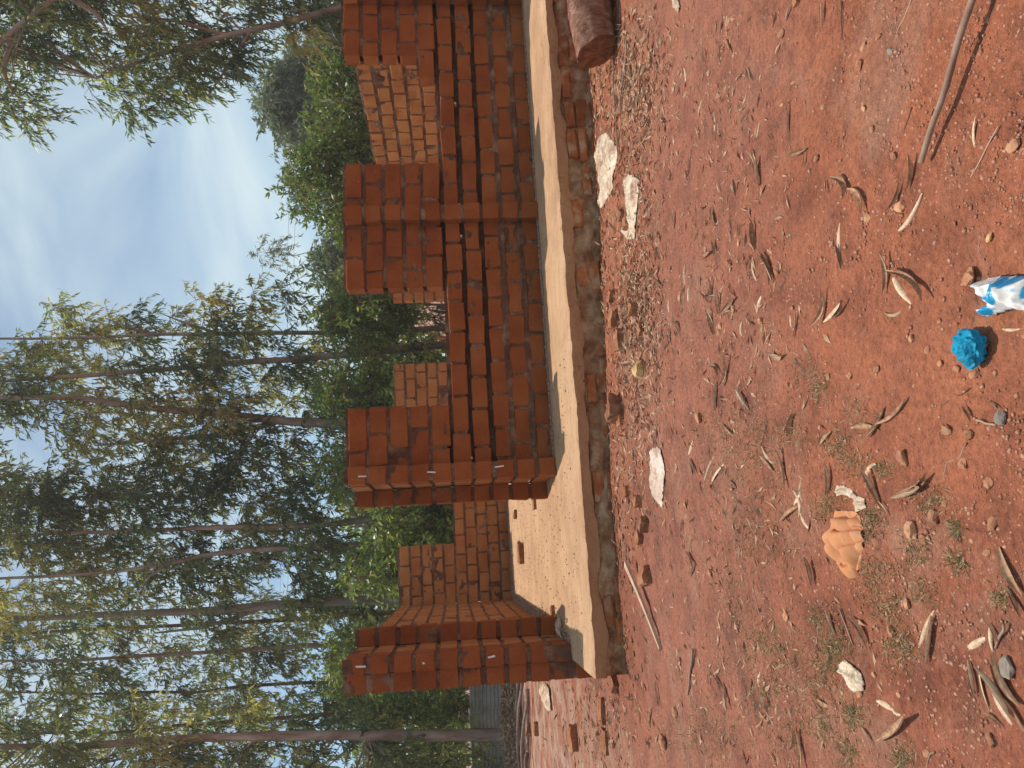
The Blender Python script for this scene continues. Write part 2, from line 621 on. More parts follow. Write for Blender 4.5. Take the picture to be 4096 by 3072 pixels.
def make_plastic(name, stops, scale=7, rough=0.45, trans=0.0, spots=True):
    mm, t, b, out = mat_new(name)
    v = geo_pos(t)
    n = noise(t, v, scale, 5, 0.6)
    r = ramp(t, stops)
    t.links.new(n.outputs['Fac'], r.inputs['Fac'])
    c = r.outputs['Color']
    if spots:
        d = noise(t, v, 6.5, 5, 0.62)
        rd = ramp(t, [(0.50, (0, 0, 0)), (0.60, (0.75, 0.75, 0.75))])
        t.links.new(d.outputs['Fac'], rd.inputs['Fac'])
        c = mixc(t, rd.outputs['Color'], c, (0.42, 0.22, 0.14))
    t.links.new(c, b.inputs['Base Color'])
    b.inputs['Roughness'].default_value = rough
    b.inputs['Specular IOR Level'].default_value = 0.4
    if trans:
        tr = t.nodes.new('ShaderNodeBsdfTranslucent')
        t.links.new(c, tr.inputs['Color'])
        mx = t.nodes.new('ShaderNodeMixShader'); mx.inputs[0].default_value = trans
        t.links.new(b.outputs[0], mx.inputs[1]); t.links.new(tr.outputs[0], mx.inputs[2])
        t.links.new(mx.outputs[0], out.inputs[0])
    return mm


M = {}
M['soil'] = make_soil()
M['brick'] = make_brick('fired_brick')
M['brick_joined'] = make_brick('fired_brick_wall', True)
M['brick_tan_lit'] = make_brick('tan_lit_brick', False, ((0.28, (0.33, 0.115, 0.036)), (0.5, (0.42, 0.165, 0.056)), (0.74, (0.47, 0.21, 0.085))))  # lighter brick for the inner walls, bounced light put into its colour
M['brick_tan_lit_joined'] = make_brick('tan_lit_brick_wall', True, ((0.28, (0.33, 0.115, 0.036)), (0.5, (0.42, 0.165, 0.056)), (0.74, (0.47, 0.21, 0.085))))
M['mortar'] = make_mortar()
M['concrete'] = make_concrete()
M['footing'] = simple('footing_mortar', [(0.32, (0.22, 0.090, 0.042)), (0.48, (0.38, 0.195, 0.098)), (0.64, (0.52, 0.335, 0.195))], 8, 6, 0.95, 1.0, 0.03, 30)
M['gum'] = make_leaf('gum_leaf', [(0.0, (0.090, 0.125, 0.070)), (0.35, (0.200, 0.240, 0.130)), (0.65, (0.33, 0.35, 0.18)), (0.88, (0.50, 0.43, 0.18)), (1.0, (0.60, 0.46, 0.22))], 0.58)
M['gum_grey'] = make_leaf('grey_gum_leaf', [(0.0, (0.09, 0.115, 0.08)), (0.6, (0.15, 0.18, 0.12)), (1.0, (0.22, 0.24, 0.16))], 0.45)
M['gum_gold'] = make_leaf('golden_gum_leaf', [(0.0, (0.095, 0.125, 0.062)), (0.35, (0.22, 0.24, 0.11)), (0.7, (0.45, 0.39, 0.16)), (1.0, (0.60, 0.45, 0.22))], 0.58)
M['shrub'] = make_leaf('shrub_leaf', [(0.0, (0.085, 0.130, 0.042)), (0.5, (0.170, 0.235, 0.075)), (0.85, (0.28, 0.32, 0.10)), (1.0, (0.42, 0.38, 0.12))], 0.52)
M['mango'] = make_leaf('mango_leaf', [(0.0, (0.060, 0.105, 0.036)), (0.45, (0.120, 0.185, 0.058)), (0.75, (0.25, 0.31, 0.09)), (0.95, (0.38, 0.39, 0.12)), (1.0, (0.34, 0.15, 0.08))], 0.42, 0.4, 0.5)
M['far'] = make_leaf('far_leaf_hazed', [(0.0, (0.13, 0.155, 0.125)), (0.6, (0.20, 0.225, 0.175)), (1.0, (0.28, 0.29, 0.22))], 0.5)  # paler leaf, distance haze put into its colour
M['fern'] = make_leaf('fern_leaf', [(0.0, (0.09, 0.17, 0.04)), (1.0, (0.20, 0.30, 0.08))], 0.45)
M['bark'] = make_bark('gum_bark', [(0.30, (0.16, 0.085, 0.055)), (0.48, (0.28, 0.20, 0.155)), (0.66, (0.40, 0.32, 0.26))])
M['bark_grey'] = make_bark('grey_bark', [(0.3, (0.20, 0.16, 0.12)), (0.6, (0.34, 0.29, 0.24))])
M['bark_dark'] = make_bark('dark_bark', [(0.3, (0.085, 0.045, 0.030)), (0.6, (0.19, 0.11, 0.075))])
M['log'] = make_bark('log_bark', [(0.34, (0.10, 0.035, 0.020)), (0.5, (0.25, 0.115, 0.072)), (0.66, (0.42, 0.25, 0.18))], 14)
M['cut'] = simple('cut_wood', [(0.3, (0.12, 0.040, 0.016)), (0.65, (0.30, 0.11, 0.045))], 16, 5, 0.85, 0.5, 0.004, 80)
M['pole'] = simple('weathered_pole', [(0.3, (0.19, 0.115, 0.085)), (0.65, (0.36, 0.25, 0.20))], 12, 5, 0.8, 0.4, 0.003, 60, rnd=True)
M['stick'] = simple('peeled_stick', [(0.3, (0.22, 0.125, 0.085)), (0.55, (0.33, 0.21, 0.15)), (0.75, (0.42, 0.29, 0.22))], 14, 5, 0.75, 0.35, 0.002, 90)
M['plank'] = simple('split_wood', [(0.3, (0.40, 0.24, 0.15)), (0.7, (0.58, 0.40, 0.28))], 10, 5, 0.85, 0.4, 0.002, 80)
def make_dry():
    mm, t, b, out = mat_new('dry_leaf')
    v = geo_pos(t)
    n = noise(t, v, 60, 4, 0.6)
    ro = ramp(t, [(0.30, (0.40, 0.25, 0.15)), (0.55, (0.62, 0.46, 0.31)), (0.75, (0.74, 0.60, 0.44))])
    ri = ramp(t, [(0.30, (0.20, 0.095, 0.050)), (0.55, (0.40, 0.235, 0.135)), (0.8, (0.58, 0.39, 0.25))])
    t.links.new(n.outputs['Fac'], ro.inputs['Fac']); t.links.new(n.outputs['Fac'], ri.inputs['Fac'])
    g = t.nodes.new('ShaderNodeNewGeometry')
    c = mixc(t, g.outputs['Backfacing'], ro.outputs['Color'], ri.outputs['Color'])
    oi = t.nodes.new('ShaderNodeObjectInfo')
    rr = ramp(t, [(0, (0.65, 0.58, 0.55)), (0.35, (0.98, 0.94, 0.9)), (1, (1.15, 1.12, 1.1))])
    t.links.new(oi.outputs['Random'], rr.inputs['Fac'])
    c = mixc(t, 1.0, c, rr.outputs['Color'], 'MULTIPLY')
    t.links.new(c, b.inputs['Base Color'])
    b.inputs['Roughness'].default_value = 0.5
    b.inputs['Specular IOR Level'].default_value = 0.35
    return mm


M['dry'] = make_dry()
M['litter'] = simple('leaf_litter', [(0.28, (0.24, 0.105, 0.055)), (0.50, (0.43, 0.25, 0.15)), (0.72, (0.62, 0.44, 0.30))], 30, 4, 0.75, 0.0)
M['heap'] = simple('heap_leaf', [(0.28, (0.16, 0.085, 0.05)), (0.50, (0.33, 0.21, 0.125)), (0.72, (0.50, 0.36, 0.23))], 12, 4, 0.8, 0.0)
M['stone'] = simple('field_stone', [(0.3, (0.30, 0.125, 0.065)), (0.5, (0.45, 0.215, 0.12)), (0.72, (0.58, 0.34, 0.20))], 22, 5, 0.9, 0.6, 0.004, 70, rnd=True)
M['stone_grey'] = simple('grey_stone', [(0.3, (0.20, 0.16, 0.13)), (0.7, (0.36, 0.30, 0.25))], 22, 5, 0.9, 0.6, 0.004, 70, rnd=True)
M['stone_yellow'] = simple('ochre_stone', [(0.3, (0.36, 0.17, 0.055)), (0.5, (0.58, 0.35, 0.14)), (0.7, (0.72, 0.52, 0.27))], 14, 5, 0.9, 0.7, 0.01, 40)
M['grit'] = simple('soil_grit', [(0.28, (0.32, 0.125, 0.072)), (0.5, (0.42, 0.20, 0.125)), (0.70, (0.56, 0.35, 0.24))], 40, 3, 0.9, 0.0)
M['grass'] = make_leaf('thin_grass', [(0.0, (0.19, 0.18, 0.095)), (0.3, (0.31, 0.25, 0.14)), (1.0, (0.48, 0.34, 0.21))], 0.2, 0.7, 0.1)
M['white_plastic'] = make_plastic('white_sheeting', [(0.3, (0.54, 0.37, 0.24)), (0.48, (0.72, 0.55, 0.39)), (0.66, (0.84, 0.72, 0.56))], 7, 0.5, 0.15)
M['pink_plastic'] = make_plastic('dusty_sheeting', [(0.3, (0.56, 0.38, 0.28)), (0.5, (0.72, 0.55, 0.44)), (0.7, (0.82, 0.70, 0.60))], 9, 0.5, 0.15)
M['cloth'] = make_plastic('peach_cloth', [(0.3, (0.56, 0.24, 0.075)), (0.5, (0.66, 0.285, 0.135)), (0.7, (0.70, 0.35, 0.20))], 14, 0.9, 0.12, False)
M['cyan'] = make_plastic('blue_plastic', [(0.3, (0.0, 0.21, 0.36)), (0.6, (0.0, 0.30, 0.50))], 20, 0.55, 0.12, False)
M['sheet_metal'] = simple('weathered_sheet_metal', [(0.3, (0.26, 0.25, 0.22)), (0.6, (0.46, 0.45, 0.41)), (0.8, (0.36, 0.26, 0.18))], 2.5, 5, 0.55, 0.2, 0.003, 40)
M['tin_red'] = simple('red_sheet_roof', [(0.3, (0.38, 0.17, 0.13)), (0.7, (0.50, 0.26, 0.20))], 1.2, 4, 0.5, 0.0)
M['house_wall'] = simple('far_plaster', [(0.3, (0.30, 0.20, 0.15)), (0.7, (0.40, 0.29, 0.22))], 1.2, 4, 0.9, 0.0)
M['strap'] = simple('hoop_iron', [(0.3, (0.55, 0.54, 0.52)), (0.7, (0.72, 0.71, 0.69))], 30, 3, 0.4, 0.0)
M['wire'] = simple('power_line', [(0.3, (0.16, 0.17, 0.18)), (0.7, (0.22, 0.23, 0.24))], 3, 2, 0.6, 0.0)
M['brick_piece'] = simple('dusty_brick_piece', [(0.30, (0.24, 0.085, 0.038)), (0.5, (0.34, 0.145, 0.070)), (0.70, (0.44, 0.24, 0.14))], 16, 5, 0.93, 0.8, 0.01, 45, rnd=True)
M['crumb'] = simple('mortar_crumb', [(0.3, (0.25, 0.14, 0.09)), (0.7, (0.46, 0.32, 0.23))], 30, 3, 0.95, 0.0)
M['mound'] = simple('mound_soil', [(0.3, (0.17, 0.085, 0.05)), (0.7, (0.30, 0.18, 0.11))], 6, 5, 0.95, 0.6, 0.03, 20)


def make_wrapper():
    mm, t, b, out = mat_new('printed_wrapper')
    v = geo_pos(t)
    n = noise(t, v, 17, 2, 0.5, 0.5)
    r = ramp(t, [(0.0, (0.0, 0.24, 0.50)), (0.46, (0.02, 0.30, 0.56)), (0.50, (0.74, 0.72, 0.68)), (0.66, (0.80, 0.76, 0.70)), (0.70, (0.66, 0.19, 0.07))], 'LINEAR')
    t.links.new(n.outputs['Fac'], r.inputs['Fac'])
    t.links.new(r.outputs['Color'], b.inputs['Base Color'])
    b.inputs['Roughness'].default_value = 0.35
    b.inputs['Specular IOR Level'].default_value = 0.5
    return mm


M['wrapper'] = make_wrapper()

# ------------------------------------------------------------------ the yard (one sheet to the horizon)
def axis(lo, hi, step, out_lo, out_hi, g=1.16):
    v = list(np.arange(lo, hi + 1e-6, step))
    d = step
    x = v[-1]
    while x < out_hi:
        d *= g; x += d; v.append(x)
    d = step; x = v[0]; pre = []
    while x > out_lo:
        d *= g; x -= d; pre.append(x)
    return np.array(pre[::-1] + v)


gx = axis(-2.6, 3.6, 0.022, -700, 700)
gy = axis(1.45, 6.4, 0.020, -300, 1500)
X, Y = np.meshgrid(gx, gy, indexing='ij')
Z = gz(X, Y)
fade = np.exp(-(np.maximum(0, np.hypot(X, Y - 3) - 4) / 3.0) ** 2)
Z = Z + fade * (0.006 * fbm(X * 14, Y * 14, 0, 3, 31) + 0.0050 * np.abs(fbm(X * 36, Y * 36, 0, 2, 41)))
P = np.stack([X, Y, Z], -1)
nx, ny = P.shape[:2]
idx = np.arange(nx * ny).reshape(nx, ny)
F = np.stack([idx[:-1, :-1], idx[1:, :-1], idx[1:, 1:], idx[:-1, 1:]], -1).reshape(-1, 4)
ground = link('ground', mesh('ground', P.reshape(-1, 3), F, True), M['soil'])
tag(ground, 'bare red earth yard strewn with grit and dry leaves', kind='structure')

# ------------------------------------------------------------------ brick building
B0 = 5.99
bloc = E2 * B0
build = empty('brick_building', (bloc[0], bloc[1], 0), YAW)
tag(build, 'unfinished roofless brick building on a raised concrete slab with window gaps', 'building')
# local frame: x along the front to the right, y into the building from the slab edge, z above the yard


def brick_mesh(i, L=0.305, T=0.165, H=0.160, mat='brick'):
    bm = bmesh.new()
    bmesh.ops.create_cube(bm, size=1.0)
    bmesh.ops.scale(bm, vec=(L, T, H), verts=bm.verts)
    bmesh.ops.bevel(bm, geom=list(bm.edges), offset=0.007, segments=1, affect='EDGES')
    rr = random.Random(100 + i)
    for v in bm.verts:
        v.co.x += rr.uniform(-0.009, 0.009)
        v.co.y += rr.uniform(-0.005, 0.005)
        v.co.z += rr.uniform(-0.0095, 0.0095)
    me = bpy.data.meshes.new('brick')
    bm.to_mesh(me); bm.free()
    me.materials.append(M[mat])
    return me


BR = [brick_mesh(i) for i in range(12)]
BRT = [brick_mesh(i, mat='brick_tan_lit') for i in range(12)]
BRICKS = 0


def place_brick(parent, cx, cy, cz, ang, L, T, H, jit=1.0, tan=False):
    global BRICKS
    me = random.choice(BRT if tan else BR)
    o = bpy.data.objects.new('brick', me)
    COL.objects.link(o)
    o.parent = parent
    o.location = (cx, cy, cz)
    o.rotation_euler = (random.gauss(0, 0.006) * jit, random.gauss(0, 0.010) * jit, ang + random.gauss(0, 0.007) * jit)
    sx = -1 if random.random() < 0.5 else 1
    o.scale = (L / 0.305, T / 0.165, H / 0.160)
    BRICKS += 1
    return o


def course_bricks(s0, s1, i, pitch=0.33, off=None):
    """running bond pieces of one course"""
    L = s1 - s0
    out = []
    if L < 0.36:
        return [(s0, s1)]
    st = (0.0 if i % 2 else pitch * 0.5) if off is None else off
    edges = [s0]
    x = s0 + (st if st > 0.1 else pitch)
    while x < s1 - 0.11:
        edges.append(x + random.uniform(-0.022, 0.022))
        x += pitch * random.uniform(0.95, 1.05)
    edges.append(s1)
    return list(zip(edges[:-1], edges[1:]))


CP = 0.20      # course pitch


def wall(name, p0, ang, thick, courses, mode='objects', face=-1, filled=None, z0=SLAB, off=None, pitch=0.33, back=True, tan=False):
    """courses: {i: [(s0,s1),...]} i = 0 is the lowest; the seen face lies at the wall's own y=0 (face=-1: seen from y<0)
    filled(i): front depth of the bed joint above course i"""
    part = empty(name, (p0[0], p0[1], 0), 0)
    part.parent = build
    mb = MB(); jb = MB()
    ca, sa = math.cos(ang), math.sin(ang)

    def W(s, t, z):
        return (s * ca - t * sa, s * sa + t * ca, z)
    dep_mid = thick * 0.5 * (-face)
    cells = {}
    for i, ivs in courses.items():
        for (s0, s1) in ivs:
            zc = z0 + (i + 0.5) * CP
            # core
            y0, y1 = sorted(((0.120 if thick < 0.2 and filled is not None else 0.08) * (-face), (thick - 0.014) * (-face)))
            if thick < 0.14:
                y0, y1 = sorted((0.02 * (-face), thick * (-face)))
            bb = MB(); bb.box(s0 + 0.012, s1 - 0.012, y0, y1, z0 + i * CP, z0 + (i + 1) * CP - (0.034 if (i + 1 not in courses or not any(a <= s0 + .05 and b >= s1 - .05 for a, b in courses[i + 1])) else 0))
            mb.add([W(*v) for v in bb.v], bb.f)
            pieces = course_bricks(s0, s1, i, pitch, off)
            for (a, b) in pieces:
                g = 0.014
                aa = a + (g if a > s0 + 1e-4 else 0.0); b2 = b - (g if b < s1 - 1e-4 else 0.0)
                Hh = 0.160 + random.uniform(-0.008, 0.010)
                if filled is not None and i in (2, 3, 4):
                    Hh -= 0.008
                jy = random.gauss(0, 0.004)
                cx, cy, cz = W((aa + b2) / 2, dep_mid + jy, zc - 0.014 + random.uniform(-0.003, 0.003))
                if mode == 'objects':
                    place_brick(part, cx, cy, cz, ang, b2 - aa, thick, Hh, 1.0, tan)
                else:
                    q = MB()
                    hx, hy, hz = (b2 - aa) / 2, thick / 2, Hh / 2
                    e = 0.006
                    ring = [(-hx + e, -hy), (hx - e, -hy), (hx, -hy + e), (hx, hy - e), (hx - e, hy), (-hx + e, hy), (-hx, hy - e), (-hx, -hy + e)]
                    vs = [(x, y, -hz) for x, y in ring] + [(x, y, hz) for x, y in ring]
                    fs = [tuple(range(8))[::-1], tuple(range(8, 16))] + [(k, (k + 1) % 8, (k + 1) % 8 + 8, k + 8) for k in range(8)]
                    sm = (aa + b2) / 2
                    dz = random.uniform(-0.004, 0.004)
                    q.add(vs, fs)
                    jb.add([W(v[0] + sm, v[1] + dep_mid + jy, v[2] + zc - 0.014 + dz) for v in q.v], q.f)
            cells[i] = ivs
    # rough mortar surface in the joints, seen side
    allow = sorted(cells)
    res = 0.02 if mode == 'objects' else 0.035
    ks = {}
    V_, F_ = [], []
    for i in allow:
        for (s0, s1) in cells[i]:
            ns = max(2, int((s1 - s0) / res)); nz = max(4, int(CP / 0.0125)) if mode == 'objects' else 4
            S = np.linspace(s0 + 0.008, s1 - 0.008, ns)
            ZZ = np.linspace(z0 + i * CP, z0 + (i + 1) * CP, nz)
            SS, Z2 = np.meshgrid(S, ZZ, indexing='ij')
            fz0 = (Z2 - (z0 + i * CP)) / CP
            dpt = -0.008 + 0.015 * fbm(SS * 9 + i * 3.1, Z2 * 12, p0[0] * 3, 4, 51)
            near = np.maximum(sstep(0.45, 0.8, fz0), 1 - sstep(0.05, 0.35, fz0))
            dpt = dpt + (0.020 if filled is not None else 0.014) * near * sstep(0.40, 0.56, fbm(SS * 5.5 + p0[0] * 9, Z2 * 8, i * 1.7 + p0[1], 4, 57))
            if filled is not None:
                below = filled(i - 1); above = filled(i)
                fz = (Z2 - (z0 + i * CP)) / CP
                wb = 0.07 * fbm(SS * 5 + i * 7, Z2 * 3, 0, 3, 79)
                lo = fz < 0.10 + (np.maximum(wb, -0.05) if below > 0 else 0); hi = fz > 0.76 - (wb if above > 0 else 0)
                ed = 0.020 * fbm(SS * 6 + i * 7, Z2 * 2, 0, 3, 77)
                dpt = np.where(hi, above + (dpt + 0.006) + (ed if above > 0 else 0), dpt)
                dpt = np.where(lo, below + (dpt + 0.006) + (ed if below > 0 else 0), dpt)
            pts = np.stack([SS * ca - (dpt * face) * sa, SS * sa + (dpt * face) * ca, Z2], -1)
            mb.grid(pts)
    mo = mb.build('mortar', M['mortar'], part)
    if mode != 'objects':
        jo = jb.build('brickwork', M['brick_tan_lit_joined' if tan else 'brick_joined'], part)
        tag(jo, kind='stuff')
    return part


full = lambda ivs, n=10: {i: list(ivs) for i in range(n)}
y_front = 7.42 - B0


def open_joint(i):
    # top of course i ; the three bed joints under the sills were left raked out, the lowest two are smeared full
    if i in (2, 3, 4):
        return -0.115
    if i in (0, 1):
        return 0.009
    return -0.009


# main front wall with its two window gaps
fc = {}
for i in range(10):
    if i < 5:
        fc[i] = [(0.0, 6.2)]
    else:
        fc[i] = [(0.0, 0.74), (1.96, 3.33), (4.60, 6.2)]
fc[4] = [(0.0, 6.2)]
fc[5] = [(0.0, 0.74), (1.96, 3.33), (4.34, 6.2)]
wall('front_wall', (0.70, y_front), 0.0, 0.17, fc, filled=open_joint)
# piers standing proud of the front wall
wall('front_pier', (0.69, y_front - 0.14), 0.0, 0.138, full([(0.0, 0.165)]))
wall('front_pier', (3.345, y_front - 0.10), 0.0, 0.098, full([(0.0, 0.170)]))
wall('front_pier', (5.93, y_front - 0.09), 0.0, 0.088, full([(0.0, 0.30)]))
# end of the left side wall beside the entrance
wall('corner_pier', (-0.965, 7.08 - B0), 0.0, 0.32, full([(0.0, 0.145)]))
wall('corner_pier', (-1.125, 7.115 - B0), 0.0, 0.29, {i: [(0.0, 0.164)] for i in range(-2, 10)})
# door nibs
wall('door_nib', (-0.83, 8.00 - B0), 0.0, 0.18, full([(0.0, 0.17)]))
wall('door_nib', (0.53, 8.05 - B0), 0.0, 0.18, full([(0.0, 0.165)]))
# entrance passage: right-hand cheek between front wall and nib
wall('passage_wall', (0.70, 8.20 - B0), -math.pi / 2, 0.17, full([(0.0, 0.61)]), mode='joined', face=-1, tan=True)  # bounce light on this cheek is painted in by the lighter brick
# left side wall (seen from inside)
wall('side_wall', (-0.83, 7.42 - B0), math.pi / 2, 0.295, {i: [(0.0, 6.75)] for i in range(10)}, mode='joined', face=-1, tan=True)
# rear wall with window gaps
rv = {i: [(0.0, 1.03 if i >= 5 else 2.02)] for i in range(10)}
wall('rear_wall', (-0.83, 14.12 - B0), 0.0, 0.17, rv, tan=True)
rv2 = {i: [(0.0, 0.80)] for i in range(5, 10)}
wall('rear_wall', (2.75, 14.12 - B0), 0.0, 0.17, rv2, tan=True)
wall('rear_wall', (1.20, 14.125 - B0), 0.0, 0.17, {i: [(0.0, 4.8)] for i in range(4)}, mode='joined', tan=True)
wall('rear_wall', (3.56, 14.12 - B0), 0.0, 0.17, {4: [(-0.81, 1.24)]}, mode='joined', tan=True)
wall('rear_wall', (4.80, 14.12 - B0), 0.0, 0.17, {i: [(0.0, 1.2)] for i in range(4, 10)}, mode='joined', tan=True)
# cross wall seen through the right-hand window gap
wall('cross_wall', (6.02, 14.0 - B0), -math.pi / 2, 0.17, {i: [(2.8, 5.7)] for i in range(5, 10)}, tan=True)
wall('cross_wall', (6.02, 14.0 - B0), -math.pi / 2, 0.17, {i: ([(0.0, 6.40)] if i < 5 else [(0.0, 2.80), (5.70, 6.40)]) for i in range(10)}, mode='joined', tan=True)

# hoop-iron ties and twigs left in the joints
for (s, z, L, tilt) in ((-0.890, 1.885, 0.085, 0.05), (-0.900, 1.315, 0.070, -0.1), (-0.890, 0.745, 0.065, -0.15)):
    mb = MB(); mb.box(-0.008, 0.008, -0.012, 0.002, -L, 0)
    o = mb.build('wall_tie', M['strap'], build, (s, 7.08 - B0 - 0.004, SLAB + z)); o.rotation_euler = (0.10, tilt, 0)
for (s, z, L, tilt) in ((0.765, 1.865, 0.075, 0.02), (0.775, 1.225, 0.080, 0.08), (0.790, 0.585, 0.085, -0.1)):
    mb = MB(); mb.box(-0.007, 0.007, -0.012, 0.002, -L, 0)
    o = mb.build('wall_tie', M['strap'], build, (s, y_front - 0.144, SLAB + z)); o.rotation_euler = (0.10, tilt, 0)
for (s, z) in ((0.905, 0.795), (3.20, 0.800), (3.55, 0.805), (4.72, 0.800)):
    mb = MB(); mb.tube([(0, 0.05, 0), (0, -0.012, 0.002)], [0.013, 0.012], 7)
    mb.build('joint_peg', M['plank'], build, (s, y_front, SLAB + z))

# ---- slab: dusty concrete with a rough, slightly wavering front edge
def slab_part(name, a0, a1, b0, b1, th, res=0.03, edge=0.010):
    na = max(3, int((a1 - a0) / res)); nb = max(3, int((b1 - b0) / (res * 1.6)))
    A = np.linspace(a0, a1, na); Bq = np.linspace(b0, b1, nb)
    AA, BB = np.meshgrid(A, Bq, indexing='ij')
    zz = SLAB + 0.006 * fbm(AA * 2.1, BB * 2.1, 0, 3, 61) + 0.0045 * fbm(AA * 11, BB * 11, 0, 2, 63)
    zz[:, 0] -= 0.010 + 0.012 * np.abs(fbm(A * 7, A * 0, 0, 3, 68))
    wob = edge * (1.3 * fbm(A * 2.2, A * 0 + 0.3, 0, 3, 65) + 0.9 * fbm(A * 14, A * 0 + 0.9, 0, 3, 69))
    BB = BB.copy(); BB[:, 0] += wob
    mb = MB()
    mb.grid(np.stack([AA, BB - B0, zz], -1)[:, ::-1])
    # front face
    nf = 7
    fr = np.zeros((na, nf, 3))
    for k in range(nf):
        t = k / (nf - 1)
        fr[:, k, 0] = A
        fr[:, k, 1] = BB[:, 0] - B0 + 0.012 * t + 0.008 * fbm(A * 5, A * 0 + t * 2.0, 0, 3, 66) * (1 if k else 0)
        drop = th - 0.01 + 0.046 * fbm(A * 3.4, A * 0 + 5.0, 0, 5, 67)
        fr[:, k, 2] = zz[:, 0] - drop * t
    mb.grid(fr)
    lo = SLAB - th
    mb.add([(a0, b0 - B0 + .02, lo), (a1, b0 - B0 + .02, lo), (a1, b1 - B0, lo), (a0, b1 - B0, lo)], [(0, 3, 2, 1)])
    mb.add([(a0, b0 - B0, lo), (a0, b1 - B0, lo), (a0, b1 - B0, SLAB), (a0, b0 - B0, SLAB)], [(0, 3, 2, 1)])
    mb.add([(a1, b0 - B0, lo), (a1, b1 - B0, lo), (a1, b1 - B0, SLAB), (a1, b0 - B0, SLAB)], [(0, 1, 2, 3)])
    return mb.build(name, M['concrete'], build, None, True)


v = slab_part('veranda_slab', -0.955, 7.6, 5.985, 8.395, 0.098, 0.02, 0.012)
tag(v, 'sunlit dusty concrete strip in front of the brick walls')
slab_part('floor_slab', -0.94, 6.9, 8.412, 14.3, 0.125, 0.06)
me_pack = MB(); me_pack.box(-0.94, 6.9, 8.37 - B0, 8.43 - B0, SLAB - 0.12, SLAB - 0.022); me_pack.build('joint_filler', M['mortar'], build)

# crumbs of dropped mortar along the feet of the walls
def crumbs(n, fn, size):
    pts = np.array([fn() for _ in range(n)])
    V_ = []
    o6 = np.array([(1, 0, 0), (-1, .2, 0), (0.1, 1, 0), (0, -1, .1), (0, 0, .7), (0, 0, -.6)])
    sc = size * (0.35 + RNG.random(n) ** 2.5)
    V_ = o6[None] * (1 + RNG.normal(size=(n, 6, 3)) * 0.25) * sc[:, None, None] + pts[:, None, :]
    f8 = np.array([(0, 2, 4), (2, 1, 4), (1, 3, 4), (3, 0, 4), (2, 0, 5), (1, 2, 5), (3, 1, 5), (0, 3, 5)])
    return V_.reshape(-1, 3), (np.arange(n)[:, None, None] * 6 + f8[None]).reshape(-1, 3)


cv, cf = crumbs(2600, lambda: (RNG.uniform(0.72, 6.1), y_front - abs(RNG.normal()) * 0.045, SLAB + 0.006), 0.014)
cv2, cf2 = crumbs(1500, lambda: (-0.83 + abs(RNG.normal()) * 0.06, RNG.uniform(1.1, 8.1), SLAB + 0.006), 0.016)
cv3, cf3 = crumbs(900, lambda: (RNG.uniform(-0.8, 1.1), 14.12 - B0 - abs(RNG.normal()) * 0.10, SLAB + 0.006), 0.018)
cv4, cf4 = crumbs(1800, lambda: (RNG.uniform(-0.85, 1.6), RNG.uniform(0.3, 8.0), SLAB + 0.004), 0.008)
allv = np.concatenate([cv, cv2, cv3, cv4]); allf = np.concatenate([cf, cf2 + len(cv), cf3 + len(cv) + len(cv2), cf4 + len(cv) + len(cv2) + len(cv3)])
o = link('mortar_crumbs', mesh('mortar_crumbs', allv, allf), M['crumb'], build)
tag(o, kind='stuff')

# ---- foundation under the slab: old bricks half buried in smeared mortar
na, nz_ = 700, 22
A = np.linspace(-0.945, 7.5, na)
fr = np.zeros((na, nz_, 3))
for k in range(nz_):
    t = k / (nz_ - 1)
    zz = SLAB - 0.075 - 0.37 * t
    fr[:, k, 0] = A
    fr[:, k, 1] = 0.040 - 0.035 * t + 0.070 * fbm(A * 5.2, A * 0 + t * 3.2, 0, 5, 71) - 0.07 * max(0, t - 0.7) / 0.3
    fr[:, k, 2] = zz
mb = MB(); mb.grid(fr)
mb.add([(-0.945, 0.04, -0.15), (-0.945, 2.3, -0.15), (-0.945, 2.3, SLAB - 0.125), (-0.945, 0.04, SLAB - 0.125)], [(0, 3, 2, 1)])
found = mb.build('foundation', M['footing'], build, None, True)
tag(found, 'rough foundation of old bricks smeared with crumbling mortar')
M['old_brick'] = simple('old_brick', [(0.30, (0.27, 0.082, 0.030)), (0.5, (0.42, 0.145, 0.050)), (0.64, (0.50, 0.30, 0.18))], 9, 6, 0.93, 0.9, 0.012, 34, rnd=True)
OB = []
for i in range(6):
    bm = bmesh.new()
    bmesh.ops.create_cube(bm, size=1.0)
    bmesh.ops.scale(bm, vec=(0.30, 0.15, 0.10), verts=bm.verts)
    bmesh.ops.bevel(bm, geom=list(bm.edges), offset=0.016, segments=1, affect='EDGES')
    for vv in bm.verts:
        vv.co += Vector((random.uniform(-.008, .008), random.uniform(-.007, .007), random.uniform(-.008, .008)))
    me = bpy.data.meshes.new('old_brick'); bm.to_mesh(me); bm.free(); me.materials.append(M['old_brick'])
    OB.append(me)
for row in range(3):
    x = -0.92 + (0.17 if row % 2 else 0.0)
    while x < 7.3:
        L = random.uniform(0.22, 0.33)
        zc = SLAB - 0.158 - row * 0.104 + random.uniform(-0.008, 0.008)
        if random.random() < (0.68 if row < 2 else 0.6):
            o = bpy.data.objects.new('foundation_brick', random.choice(OB)); COL.objects.link(o)
            o.parent = found
            o.location = (x + L / 2, 0.085 + random.uniform(-0.012, 0.020) - row * 0.014, zc)
            o.rotation_euler = (random.gauss(0, .06), random.gauss(0, .035), random.gauss(0, .06))
            o.scale = (L / 0.30, 1, random.uniform(0.88, 1.05))
        x += L + random.uniform(0.015, 0.05)
